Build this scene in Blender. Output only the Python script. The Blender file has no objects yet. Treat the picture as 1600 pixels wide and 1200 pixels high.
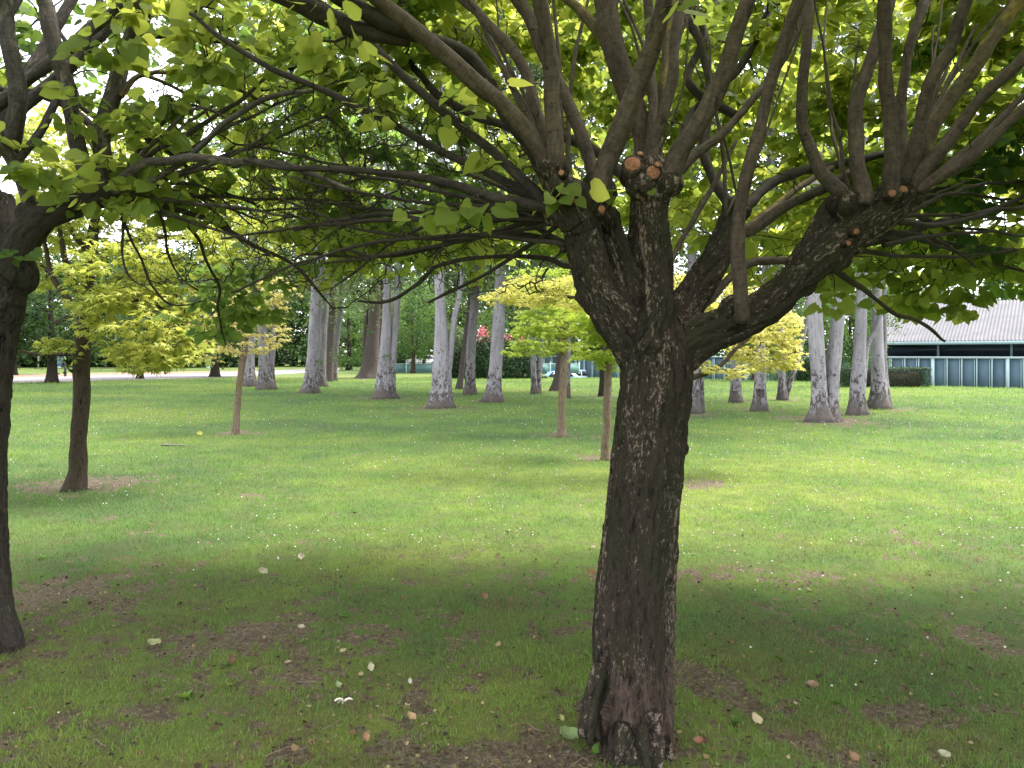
import bpy, math
import numpy as np
from mathutils import Vector

# ------------------------------------------------------------------ camera, sky, sun, exposure
SC = bpy.context.scene
COL = SC.collection
F, HY, CX, CZ = 1200.0, 553.0, 800.0, 1.6          # focal length in photo pixels, horizon row, centre column, eye height
cam_d = bpy.data.cameras.new('camera'); cam = bpy.data.objects.new('camera', cam_d); COL.objects.link(cam)
cam.location = (0, 0, CZ); cam.rotation_euler = (math.radians(90), 0, 0)
cam_d.sensor_width = 36; cam_d.lens = 27.0; cam_d.shift_y = -(600 - HY) / 1600
cam_d.clip_start = 0.05; cam_d.clip_end = 2000
SC.camera = cam

SUN_EL, SUN_AZ = math.radians(58), math.radians(72)      # azimuth to the right of the view
W = bpy.data.worlds.new('World'); SC.world = W; W.use_nodes = True
wn, wl = W.node_tree.nodes, W.node_tree.links
bg = wn['Background']
sky = wn.new('ShaderNodeTexSky'); sky.sky_type = 'NISHITA'; sky.sun_disc = False
sky.sun_elevation = SUN_EL; sky.sun_rotation = SUN_AZ; sky.dust_density = 3.0; sky.air_density = 1.0
wtc = wn.new('ShaderNodeTexCoord'); wno = wn.new('ShaderNodeTexNoise')
wno.inputs['Scale'].default_value = 2.2; wno.inputs['Detail'].default_value = 6
wr = wn.new('ShaderNodeValToRGB'); wr.color_ramp.elements[0].position = .30; wr.color_ramp.elements[1].position = .62
wr.color_ramp.elements[0].color = (.55, .55, .55, 1); wr.color_ramp.elements[1].color = (1, 1, 1, 1)
wmx = wn.new('ShaderNodeMixRGB'); wmx.inputs[2].default_value = (14.5, 14.6, 15.6, 1)
wl.new(wtc.outputs['Generated'], wno.inputs['Vector']); wl.new(wno.outputs['Fac'], wr.inputs['Fac'])
wl.new(wr.outputs['Color'], wmx.inputs[0]); wl.new(sky.outputs['Color'], wmx.inputs[1]); wl.new(wmx.outputs[0], bg.inputs['Color'])
bg.inputs['Strength'].default_value = 0.12

sun_d = bpy.data.lights.new('sun', 'SUN'); sun = bpy.data.objects.new('sun', sun_d); COL.objects.link(sun)
sun_d.energy = 4.5; sun_d.angle = math.radians(24); sun_d.color = (1.0, .95, .84)
to_sun = Vector((math.sin(SUN_AZ) * math.cos(SUN_EL), math.cos(SUN_AZ) * math.cos(SUN_EL), math.sin(SUN_EL)))
sun.rotation_euler = to_sun.to_track_quat('Z', 'Y').to_euler()
SC.view_settings.view_transform = 'Standard'; SC.view_settings.look = 'None'
SC.view_settings.exposure = 1.42; SC.view_settings.gamma = 1.0
SC.render.engine = 'CYCLES'
cy = SC.cycles
cy.max_bounces = 8; cy.diffuse_bounces = 4; cy.transmission_bounces = 6; cy.glossy_bounces = 2; cy.transparent_max_bounces = 8
cy.use_denoising = True
try: cy.denoiser = 'OPENIMAGEDENOISE'
except Exception: pass

RNG = np.random.default_rng(11)
def at(px, py, d): return np.array(((px - CX) * d / F, d, CZ + (HY - py) * d / F))
def G(px, py, z=0.0):
    d = (CZ - z) * F / (py - HY)
    return np.array(((px - CX) * d / F, d, z))

# ------------------------------------------------------------------ noise
def _h(i, j, k, s):
    n = (i.astype(np.int64) * 73856093) ^ (j.astype(np.int64) * 19349663) ^ (k.astype(np.int64) * 83492791) ^ (s * 2654435)
    n = (n ^ (n >> 13)) * 1274126177 & 0x7fffffff
    n = (n ^ (n >> 11)) * 69069 & 0x7fffffff
    n = n ^ (n >> 16)
    return (n & 0xffff) / 32767.5 - 1.0
def vn(p, s=0):
    p = np.asarray(p, float)
    i = np.floor(p).astype(np.int64); f = p - i; f = f * f * (3 - 2 * f)
    x, y, z = i[:, 0], i[:, 1], i[:, 2]; fx, fy, fz = f[:, 0], f[:, 1], f[:, 2]
    def c(a, b, d): return _h(x + a, y + b, z + d, s)
    l = lambda a, b, t: a + (b - a) * t
    return l(l(l(c(0,0,0), c(1,0,0), fx), l(c(0,1,0), c(1,1,0), fx), fy), l(l(c(0,0,1), c(1,0,1), fx), l(c(0,1,1), c(1,1,1), fx), fy), fz)
def fbm(p, o=4, s=0):
    p = np.asarray(p, float); r = 0; a = 1; t = 0
    for k in range(o):
        r = r + a * vn(p, s + k * 17); t += a; a *= .5; p = p * 2.03 + 7.1
    return r / t
def fbm2(x, y, sc, o=4, s=0):
    return fbm(np.stack([x * sc, y * sc, np.zeros_like(x) + s * 3.7], 1), o, s)
def sstep(a, b, x):
    t = np.clip((x - a) / (b - a), 0, 1); return t * t * (3 - 2 * t)

# ------------------------------------------------------------------ objects
def mesh_np(name, V, faces, mat=None, parent=None, attrs=None, smooth=False, mats=None, midx=None, loc=None):
    V = np.asarray(V, np.float32)
    me = bpy.data.meshes.new(name)
    me.vertices.add(len(V)); me.vertices.foreach_set('co', V.ravel())
    if not isinstance(faces, list): faces = [faces]
    faces = [np.asarray(f, np.int32) for f in faces if len(f)]
    tot = np.concatenate([np.full(len(f), f.shape[1], np.int32) for f in faces])
    idx = np.concatenate([f.ravel() for f in faces])
    me.loops.add(len(idx)); me.loops.foreach_set('vertex_index', idx)
    me.polygons.add(len(tot))
    st = np.concatenate([[0], np.cumsum(tot)[:-1]]).astype(np.int32)
    me.polygons.foreach_set('loop_start', st)
    try: me.polygons.foreach_set('loop_total', tot)
    except Exception: pass
    if smooth: me.polygons.foreach_set('use_smooth', np.ones(len(tot), bool))
    for m in (mats or [mat]):
        if m: me.materials.append(m)
    if midx is not None: me.polygons.foreach_set('material_index', np.asarray(midx, np.int32))
    for k, a in (attrs or {}).items():
        a = np.asarray(a, np.float32)
        if a.ndim == 1: at_ = me.attributes.new(k, 'FLOAT', 'POINT'); at_.data.foreach_set('value', a)
        else: at_ = me.attributes.new(k, 'FLOAT_VECTOR', 'POINT'); at_.data.foreach_set('vector', a.ravel())
    me.update(calc_edges=True); me.validate()
    o = bpy.data.objects.new(name, me); COL.objects.link(o)
    if parent is not None: o.parent = parent
    if loc is not None: o.location = loc
    return o
def thing(name, label, cat, loc=(0, 0, 0), group=None):
    o = bpy.data.objects.new(name, None); COL.objects.link(o); o.location = [float(v) for v in loc]
    o.empty_display_size = .2
    o['label'] = label; o['category'] = cat
    if group: o['group'] = group
    return o
def tag(o, label=None, cat=None, group=None, kind=None):
    for k, v in (('label', label), ('category', cat), ('group', group), ('kind', kind)):
        if v: o[k] = v
    return o

class MB:                                            # collects faces of one mesh
    def __init__(s): s.V = []; s.F = {}; s.n = 0; s.A = []
    def add(s, V, Fs, a=None):
        V = np.asarray(V, float)
        for f in (Fs if isinstance(Fs, list) else [Fs]):
            f = np.asarray(f)
            if len(f): s.F.setdefault(f.shape[1], []).append(f + s.n)
        s.V.append(V); s.n += len(V)
        if a is not None: s.A.append(np.asarray(a, float))
    def box(s, c, size, rz=0, bev=0):
        x, y, z = [v / 2 for v in size]
        b = min(bev, x * .9, y * .9, z * .9)
        if b <= 0:
            P = np.array([(i, j, k) for k in (-z, z) for j in (-y, y) for i in (-x, x)])
            Fs = [[0,2,3,1],[4,5,7,6],[0,1,5,4],[2,6,7,3],[0,4,6,2],[1,3,7,5]]
            fl = [np.array(Fs)]
        else:
            def ring(a, bb, zz): return [(-a+b,-bb,zz),(a-b,-bb,zz),(a,-bb+b,zz),(a,bb-b,zz),(a-b,bb,zz),(-a+b,bb,zz),(-a,bb-b,zz),(-a,-bb+b,zz)]
            P = ring(x-b, y-b, -z) + ring(x, y, -z+b) + ring(x, y, z-b) + ring(x-b, y-b, z)
            P = np.array(P); Q = []
            for r in range(3):
                for k in range(8): Q.append([r*8+k, r*8+(k+1)%8, r*8+8+(k+1)%8, r*8+8+k])
            fl = [np.array(Q), np.array([[7,6,5,4,3,2,1,0],[24,25,26,27,28,29,30,31]])]
        cs, sn = math.cos(rz), math.sin(rz)
        R = np.array([[cs,-sn,0],[sn,cs,0],[0,0,1]])
        s.add(P @ R.T + np.array(c), fl)
    def build(s, name, mat, parent=None, smooth=False, an='bk', loc=None, **k):
        V = np.concatenate(s.V)
        if loc is not None: V = V - np.array(loc)
        return mesh_np(name, V, [np.concatenate(v) for v in s.F.values()], mat, parent,
                       attrs={an: np.concatenate(s.A)} if s.A else None, smooth=smooth, loc=loc, **k)

def catmull(P, n):
    P = np.asarray(P, float)
    Q = np.vstack([2 * P[0] - P[1], P, 2 * P[-1] - P[-2]])
    L = np.concatenate([[0], np.cumsum(np.linalg.norm(np.diff(P[:, :3], axis=0), axis=1))])
    t = np.linspace(0, L[-1], n); i = np.clip(np.searchsorted(L, t, 'right') - 1, 0, len(P) - 2)
    u = ((t - L[i]) / np.maximum(L[i+1] - L[i], 1e-9))[:, None]
    a, b, c, d = Q[i], Q[i+1], Q[i+2], Q[i+3]
    return .5 * (2*b + (c-a)*u + (2*a-5*b+4*c-d)*u*u + (3*b-a-3*c+d)*u**3)
def frames(P):
    T = np.gradient(P, axis=0); T /= np.linalg.norm(T, axis=1)[:, None] + 1e-12
    U = np.zeros_like(P); ref = np.array((0, -1, 0.)) if abs(T[0][1]) < .9 else np.array((1., 0, 0))
    u = ref - T[0] * (ref @ T[0]); u /= np.linalg.norm(u); U[0] = u
    for k in range(1, len(P)):
        u = u - T[k] * (u @ T[k]); u /= np.linalg.norm(u) + 1e-12; U[k] = u
    return T, U, np.cross(T, U)
def tube(P, R, sides=14, amp=0.0, seed=0, off=None, caps=True, fr=7.0):
    """verts, faces, straightened coordinates"""
    T, U, B = frames(P); n = len(P)
    th = np.arange(sides) * 2 * math.pi / sides
    L = np.concatenate([[0], np.cumsum(np.linalg.norm(np.diff(P, axis=0), axis=1))])
    c, s_ = np.cos(th)[None, :, None], np.sin(th)[None, :, None]
    Rr = np.repeat(np.asarray(R, float)[:, None], sides, 1)
    o = RNG.uniform(-50, 50) if off is None else off
    bk = np.stack([Rr * np.cos(th)[None], Rr * np.sin(th)[None], np.repeat(L[:, None], sides, 1) + o], -1)
    if amp: Rr = Rr * (1 + amp * fbm((bk * np.array([fr, fr, fr * .45])).reshape(-1, 3) / max(.02, float(np.mean(R))) * .06, 3, seed).reshape(n, sides))
    V = P[:, None, :] + Rr[..., None] * (c * U[:, None, :] + s_ * B[:, None, :])
    V = V.reshape(-1, 3); k = np.arange(n - 1)[:, None] * sides; j = np.arange(sides)[None]; j2 = (j + 1) % sides
    Q = np.stack([k + j, k + j2, k + sides + j2, k + sides + j], -1).reshape(-1, 4)
    bk = bk.reshape(-1, 3)
    fl = [Q]
    if caps: fl.append(np.array([np.arange(sides)[::-1], np.arange(sides) + (n-1)*sides]))
    return V, fl, bk
def batch_tubes(P, R, sides=5):
    """P (N,K,3), R (N,K)"""
    P = np.asarray(P, float); N, K, _ = P.shape
    T = np.gradient(P, axis=1); T /= np.linalg.norm(T, axis=2)[..., None] + 1e-12
    ref = np.where(np.abs(T[:, :1, 2:3]) < .9, np.array((0, 0, 1.)), np.array((1., 0, 0)))
    ref = np.repeat(ref, K, 1)
    U = ref - T * np.sum(ref * T, -1, keepdims=True); U /= np.linalg.norm(U, axis=2)[..., None] + 1e-9
    B = np.cross(T, U); th = np.arange(sides) * 2 * math.pi / sides
    V = P[:, :, None] + R[:, :, None, None] * (np.cos(th)[None, None, :, None] * U[:, :, None] + np.sin(th)[None, None, :, None] * B[:, :, None])
    b = (np.arange(N) * K * sides)[:, None, None]; k = (np.arange(K-1) * sides)[None, :, None]; j = np.arange(sides)[None, None]
    Q = np.stack([b+k+j, b+k+(j+1) % sides, b+k+sides+(j+1) % sides, b+k+sides+j], -1).reshape(-1, 4)
    L = np.concatenate([np.zeros((N, 1)), np.cumsum(np.linalg.norm(np.diff(P, axis=1), axis=2), 1)], 1)
    bk = np.stack([R[:, :, None] * np.cos(th), R[:, :, None] * np.sin(th), np.repeat(L[:, :, None], sides, 2) + (np.arange(N) * .37)[:, None, None]], -1)
    return V.reshape(-1, 3), Q, bk.reshape(-1, 3)

# ------------------------------------------------------------------ materials
def nmat(name):
    m = bpy.data.materials.new(name); m.use_nodes = True
    nt = m.node_tree; nt.nodes.clear()
    out = nt.nodes.new('ShaderNodeOutputMaterial'); return m, nt.nodes, nt.links, out
def N(ns, t, **k):
    n = ns.new(t)
    for a, v in k.items():
        if a.startswith('_'): setattr(n, a[1:], v)
        else: n.inputs[a.replace('__', ' ')].default_value = v
    return n
def ramp(ns, lk, src, stops, interp='LINEAR'):
    r = ns.new('ShaderNodeValToRGB'); e = r.color_ramp.elements; r.color_ramp.interpolation = interp
    while len(e) < len(stops): e.new(.5)
    for i, (p, c) in enumerate(stops):
        e[i].position = p; e[i].color = tuple(c) + (1,) if hasattr(c, '__len__') else (c, c, c, 1)
    lk.new(src, r.inputs['Fac']); return r.outputs['Color']
def mixc(ns, lk, fac, a, b, mode='MIX'):
    m = ns.new('ShaderNodeMixRGB'); m.blend_type = mode
    for i, v in ((0, fac), (1, a), (2, b)):
        if hasattr(v, 'is_linked'): lk.new(v, m.inputs[i])
        elif i == 0: m.inputs[0].default_value = v
        else: m.inputs[i].default_value = tuple(v) + (1,)
    return m.outputs[0]
def mapped(ns, lk, src, sc, loc=(0, 0, 0)):
    m = ns.new('ShaderNodeMapping'); m.inputs['Scale'].default_value = sc; m.inputs['Location'].default_value = loc
    lk.new(src, m.inputs['Vector']); return m.outputs[0]
def noise(ns, lk, vec, scale, detail=5, rough=.55, dist=0):
    n = ns.new('ShaderNodeTexNoise'); n.inputs['Scale'].default_value = scale; n.inputs['Detail'].default_value = detail
    n.inputs['Roughness'].default_value = rough; n.inputs['Distortion'].default_value = dist
    lk.new(vec, n.inputs['Vector']); return n.outputs['Fac']
def bump(ns, lk, h, strength, dist, prev=None):
    b = ns.new('ShaderNodeBump'); b.inputs['Strength'].default_value = strength; b.inputs['Distance'].default_value = dist
    lk.new(h, b.inputs['Height'])
    if prev: lk.new(prev, b.inputs['Normal'])
    return b.outputs[0]
def attr(ns, n): a = ns.new('ShaderNodeAttribute'); a.attribute_name = n; return a
def prin(ns, lk, out, col, rough=.8, nrm=None, spec=.3, metal=0):
    p = ns.new('ShaderNodeBsdfPrincipled')
    if hasattr(col, 'is_linked'): lk.new(col, p.inputs['Base Color'])
    else: p.inputs['Base Color'].default_value = tuple(col) + (1,)
    if hasattr(rough, 'is_linked'): lk.new(rough, p.inputs['Roughness'])
    else: p.inputs['Roughness'].default_value = rough
    p.inputs['Specular IOR Level'].default_value = spec; p.inputs['Metallic'].default_value = metal
    if nrm: lk.new(nrm, p.inputs['Normal'])
    lk.new(p.outputs[0], out.inputs[0]); return p

def leaf_mat(name, a, b, c, tr=1.5, trf=.5, rough=.55, spec=.25, tc=(1.25, 1.1, .5)):
    """a-b-c: colours along the per-leaf tint; tr: how much stronger the transmitted light is"""
    m, ns, lk, out = nmat(name)
    t = attr(ns, 'tint').outputs['Fac']
    col = ramp(ns, lk, t, [(0, a), (.5, b), (1, c)])
    p = ns.new('ShaderNodeBsdfPrincipled'); lk.new(col, p.inputs['Base Color'])
    p.inputs['Roughness'].default_value = rough; p.inputs['Specular IOR Level'].default_value = spec
    g = mixc(ns, lk, 1.0, col, [v * tr for v in tc], 'MULTIPLY')
    tl = ns.new('ShaderNodeBsdfTranslucent'); lk.new(g, tl.inputs['Color'])
    mx = ns.new('ShaderNodeMixShader'); mx.inputs[0].default_value = trf
    lk.new(p.outputs[0], mx.inputs[1]); lk.new(tl.outputs[0], mx.inputs[2]); lk.new(mx.outputs[0], out.inputs[0])
    return m

def rough_bark(name, dark, mid, pale, moss, mossamt=.5, pale_pos=.60, foot=None):
    m, ns, lk, out = nmat(name)
    bk = attr(ns, 'bk').outputs['Vector']
    ridg = noise(ns, lk, mapped(ns, lk, bk, (46, 46, 13)), 1, 8, .66, .5)
    big = noise(ns, lk, mapped(ns, lk, bk, (9, 9, 1.6)), 1, 5, .6, .6)
    fine = noise(ns, lk, mapped(ns, lk, bk, (150, 150, 60)), 1, 4, .6)
    base = ramp(ns, lk, ridg, [(.30, dark), (.50, mid), (.78, [v * 1.35 for v in mid])])
    ms = ramp(ns, lk, noise(ns, lk, mapped(ns, lk, bk, (7, 7, 2.2), (3, 1, 5)), 1, 5, .65), [(.42, 0.), (.60, 1.)])
    col = mixc(ns, lk, mixc(ns, lk, 1., ms, (mossamt,) * 3, 'MULTIPLY'), base, moss)
    # pale exposed flakes: small vertical scales, thicker in some bands
    add = ns.new('ShaderNodeMath'); add.operation = 'MULTIPLY_ADD'; lk.new(big, add.inputs[0]); add.inputs[1].default_value = .55
    lk.new(noise(ns, lk, mapped(ns, lk, bk, (95, 95, 38), (9, 2, 4)), 1, 6, .78), add.inputs[2])
    fl = ramp(ns, lk, add.outputs[0], [(pale_pos + .24, 0.), (pale_pos + .31, 1.)])
    col = mixc(ns, lk, fl, col, pale)
    if foot:                                          # bare, moss-free bark round the foot, with an uneven upper edge
        sp = ns.new('ShaderNodeSeparateXYZ'); lk.new(bk, sp.inputs[0]); mr = ns.new('ShaderNodeMapRange'); lk.new(sp.outputs[2], mr.inputs[0])
        mr.inputs[1].default_value = .1; mr.inputs[2].default_value = .75; mr.inputs[3].default_value = .32; mr.inputs[4].default_value = -.3
        a2 = ns.new('ShaderNodeMath'); a2.operation = 'ADD'; lk.new(big, a2.inputs[0]); lk.new(mr.outputs[0], a2.inputs[1])
        col = mixc(ns, lk, ramp(ns, lk, a2.outputs[0], [(.48, 0.), (.62, .85)]), col, ramp(ns, lk, ridg, [(.32, [v * .12 for v in foot]), (.5, foot), (.72, [v * 2.2 for v in foot])]))
    col = mixc(ns, lk, .5, col, ramp(ns, lk, fine, [(.3, .3), (.7, 1.)]), 'MULTIPLY')
    col = mixc(ns, lk, ramp(ns, lk, ridg, [(.33, .8), (.43, 0.)]), col, (.006, .0045, .0035))
    h = mixc(ns, lk, .35, ridg, fine)
    nr = bump(ns, lk, h, 1., .03)
    prin(ns, lk, out, col, .9, nr, .15)
    return m
def smooth_bark(name, a, b, lich=None, lamt=.5):
    m, ns, lk, out = nmat(name)
    bk = attr(ns, 'bk').outputs['Vector']
    st = noise(ns, lk, mapped(ns, lk, bk, (14, 14, 130)), 1, 4, .6)
    big = noise(ns, lk, mapped(ns, lk, bk, (9, 9, 5)), 1, 5, .6)
    col = ramp(ns, lk, big, [(.3, a), (.7, b)])
    col = mixc(ns, lk, .75, col, ramp(ns, lk, st, [(.3, .5), (.62, 1.)]), 'MULTIPLY')
    sc = noise(ns, lk, mapped(ns, lk, bk, (60, 60, 22), (5, 5, 5)), 1, 6, .7)
    col = mixc(ns, lk, .8, col, ramp(ns, lk, sc, [(.32, .35), (.5, 1.), (.68, 1.5)]), 'MULTIPLY')
    knot = noise(ns, lk, mapped(ns, lk, bk, (16, 16, 14), (8, 1, 5)), 1, 3, .5)
    col = mixc(ns, lk, ramp(ns, lk, knot, [(.68, 0.), (.74, .8)]), col, [v * .3 for v in a])
    if lich:
        lf = ramp(ns, lk, noise(ns, lk, mapped(ns, lk, bk, (20, 20, 8), (2, 8, 1)), 1, 5, .7), [(.55, 0.), (.66, lamt)])
        col = mixc(ns, lk, lf, col, lich)
    prin(ns, lk, out, col, .75, bump(ns, lk, mixc(ns, lk, .5, st, sc), .8, .006), .2)
    return m
def poplar_bark(name, pale, grey, dark, base_h=1.3):
    m, ns, lk, out = nmat(name)
    bk = attr(ns, 'bk').outputs['Vector']
    big = noise(ns, lk, mapped(ns, lk, bk, (5, 5, 1.2)), 1, 5, .6)
    col = ramp(ns, lk, big, [(.32, grey), (.62, pale)])
    # lens-shaped dark marks lying across the stem
    mk = noise(ns, lk, mapped(ns, lk, bk, (7, 7, 16)), 1, 4, .7, .3)
    mf = ramp(ns, lk, mk, [(.61, 0.), (.65, .9)])
    col = mixc(ns, lk, mf, col, dark)
    # furrowed dark bark breaking up the white towards the foot
    sp = ns.new('ShaderNodeSeparateXYZ'); lk.new(bk, sp.inputs[0])
    mr = ns.new('ShaderNodeMapRange'); lk.new(sp.outputs[2], mr.inputs[0]); mr.inputs[1].default_value = 0; mr.inputs[2].default_value = base_h * 2.2
    mr.inputs[3].default_value = .20; mr.inputs[4].default_value = -.14
    fr = noise(ns, lk, mapped(ns, lk, bk, (11, 11, 6), (4, 4, 4)), 1, 6, .72, .5)
    ad = ns.new('ShaderNodeMath'); ad.operation = 'ADD'; lk.new(fr, ad.inputs[0]); lk.new(mr.outputs[0], ad.inputs[1])
    ff = ramp(ns, lk, ad.outputs[0], [(.60, 0.), (.68, 1.)])
    dk = ramp(ns, lk, noise(ns, lk, mapped(ns, lk, bk, (40, 40, 14)), 1, 4, .6), [(.3, [v * .6 for v in dark]), (.7, [v * 2.0 for v in dark])])
    col = mixc(ns, lk, ff, col, dk)
    mb_ = ns.new('ShaderNodeMapRange'); lk.new(sp.outputs[2], mb_.inputs[0]); mb_.inputs[1].default_value = 0; mb_.inputs[2].default_value = .75; mb_.inputs[3].default_value = .30; mb_.inputs[4].default_value = -.35
    a2 = ns.new('ShaderNodeMath'); a2.operation = 'ADD'; lk.new(big, a2.inputs[0]); lk.new(mb_.outputs[0], a2.inputs[1])
    col = mixc(ns, lk, ramp(ns, lk, a2.outputs[0], [(.45, 0.), (.7, .92)]), col, ramp(ns, lk, fr, [(.3, (.03, .026, .023)), (.7, (.12, .103, .09))]))
    cr = noise(ns, lk, mapped(ns, lk, bk, (9, 9, .9), (1, 6, 2)), 1, 3, .5, .2)
    col = mixc(ns, lk, ramp(ns, lk, cr, [(.485, 0.), (.5, .75), (.515, 0.)]), col, [v * 1.8 for v in dark])
    prin(ns, lk, out, col, .8, bump(ns, lk, mixc(ns, lk, .5, fr, cr), .7, .03), .2)
    return m
def plain(name, col, rough=.7, var=.25, scale=6, bs=0, metal=0, spec=.3):
    m, ns, lk, out = nmat(name)
    tc = ns.new('ShaderNodeTexCoord').outputs['Object']
    nf = noise(ns, lk, tc, scale, 5, .6)
    c = ramp(ns, lk, nf, [(.3, [v * (1 - var) for v in col]), (.7, [min(1, v * (1 + var)) for v in col])])
    prin(ns, lk, out, c, rough, bump(ns, lk, nf, bs, .01) if bs else None, spec, metal); return m

M = {}
M['bark'] = rough_bark('catalpa_bark', (.011, .008, .0065), (.043, .033, .026), (.26, .20, .165), (.030, .032, .016), .75, .600, foot=(.068, .048, .038))
M['bark_left'] = rough_bark('catalpa_bark_grey', (.015, .012, .011), (.058, .046, .041), (.20, .155, .13), (.05, .05, .035), .5, .66)
M['shoot'] = smooth_bark('shoot_bark', (.058, .044, .036), (.115, .088, .072))
M['shoot_lichen'] = smooth_bark('shoot_bark_lichen', (.085, .065, .045), (.15, .12, .07), (.32, .24, .05), .7)
M['shoot_dark'] = smooth_bark('old_shoot_bark', (.026, .021, .018), (.055, .044, .037))
M['shoot_left'] = smooth_bark('left_shoot_bark', (.05, .042, .039), (.10, .084, .077), (.30, .26, .2), .5)
M['twig'] = smooth_bark('twig_bark', (.018, .014, .011), (.045, .036, .029))
def cutwood():
    m, ns, lk, out = nmat('cut_wood'); bk = attr(ns, 'bk').outputs['Vector']; tc = ns.new('ShaderNodeTexCoord').outputs['Object']
    c = ramp(ns, lk, noise(ns, lk, tc, 55, 6, .7, 1.), [(.3, (.07, .038, .025)), (.5, (.24, .11, .065)), (.7, (.33, .18, .11))])
    prin(ns, lk, out, c, .9, bump(ns, lk, noise(ns, lk, tc, 120, 4, .7), 1., .004), .1); return m
M['wound'] = cutwood()
M['maple_bark'] = rough_bark('maple_bark', (.022, .017, .013), (.07, .053, .04), (.14, .11, .085), (.05, .044, .02), .6, .72)
M['maple_pale_bark'] = rough_bark('young_maple_bark', (.09, .068, .05), (.19, .145, .112), (.28, .22, .18), (.14, .11, .045), .6, .64)
M['dark_bark'] = rough_bark('dark_bark', (.012, .010, .008), (.04, .033, .026), (.08, .06, .05), (.02, .022, .012), .3, .75)
M['rugged_bark'] = rough_bark('rugged_poplar_bark', (.03, .025, .022), (.10, .083, .075), (.20, .18, .17), (.07, .06, .05), .3, .68)
M['poplar'] = poplar_bark('white_poplar_bark', (.235, .228, .245), (.155, .148, .158), (.034, .029, .026))
M['poplar_grey'] = poplar_bark('grey_poplar_bark', (.18, .172, .18), (.11, .104, .106), (.032, .027, .024), 1.6)
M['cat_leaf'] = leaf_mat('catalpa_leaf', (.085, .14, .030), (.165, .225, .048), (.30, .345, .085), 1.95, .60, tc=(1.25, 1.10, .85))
M['cat_half_shaded'] = leaf_mat('catalpa_leaf_half_shaded', (.05, .10, .025), (.09, .155, .038), (.17, .23, .055), 1.75, .55, tc=(1.2, 1.1, .85))  # duller copy of the catalpa leaf, shade of the left crown in its colour
M['cat_shaded'] = leaf_mat('catalpa_leaf_shaded', (.028, .07, .022), (.05, .11, .028), (.085, .15, .03), 1.4, .5)  # darkest copy of the catalpa leaf, an unlit crown's shade put into the colour
M['maple_y'] = leaf_mat('maple_leaf_yellow', (.20, .24, .05), (.32, .35, .075), (.44, .44, .12), 1.3, .5, tc=(1.1, 1.12, .8))
M['maple_l'] = leaf_mat('maple_leaf_lime', (.25, .33, .055), (.39, .46, .08), (.52, .55, .13), 1.3, .5, tc=(1.05, 1.12, .8))
M['maple_g'] = leaf_mat('maple_leaf_golden', (.30, .29, .07), (.47, .44, .12), (.60, .54, .22), 1.25, .5, tc=(1.05, 1.1, .9))
M['maple_o'] = leaf_mat('maple_leaf_peach', (.36, .35, .12), (.52, .47, .18), (.62, .55, .24), 1.2, .5, tc=(1.05, 1.05, .9))
M['pop_leaf'] = leaf_mat('poplar_leaf', (.055, .095, .04), (.085, .14, .06), (.16, .20, .12), 1.1, .4, .5, .3)
M['wood_leaf'] = leaf_mat('woodland_leaf', (.016, .042, .014), (.032, .075, .02), (.07, .125, .028), 1.2, .4)
M['mid_leaf'] = leaf_mat('midgreen_leaf', (.035, .085, .03), (.07, .14, .04), (.11, .19, .05), 1.2, .45)
M['hedge_leaf'] = leaf_mat('hedge_leaf', (.012, .034, .014), (.022, .055, .022), (.04, .08, .03), 1.0, .25)
M['pink'] = leaf_mat('oleander_bloom', (.45, .08, .16), (.55, .14, .24), (.65, .25, .35), 1.0, .3)

# ------------------------------------------------------------------ terrain
CREST_PX = np.array([-9999, 700, 860, 950, 1260, 1400, 1600, 1900, 9999.])
CREST_D = np.array([200, 200, 52, 52, 43.6, 38.6, 35.2, 33., 33])
def terr(x, y, fine=True):
    x = np.asarray(x, float); y = np.asarray(y, float)
    ang = CX + F * x / np.maximum(y, 1.0)
    c = np.interp(ang, CREST_PX, CREST_D)
    z = -1.35 * sstep(0, 9, y - c) * (y > 5)
    r = np.hypot(x, y)
    z = z + .025 * fbm2(x, y, .5, 3, 4) * sstep(2, 6, r) * (1 - sstep(30, 60, r))
    return z
def tz(x, y): return float(terr(np.array([x]), np.array([y]))[0])
def Gt(px, py):
    p = G(px, py)
    return np.array((p[0], p[1], tz(p[0], p[1])))

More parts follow.
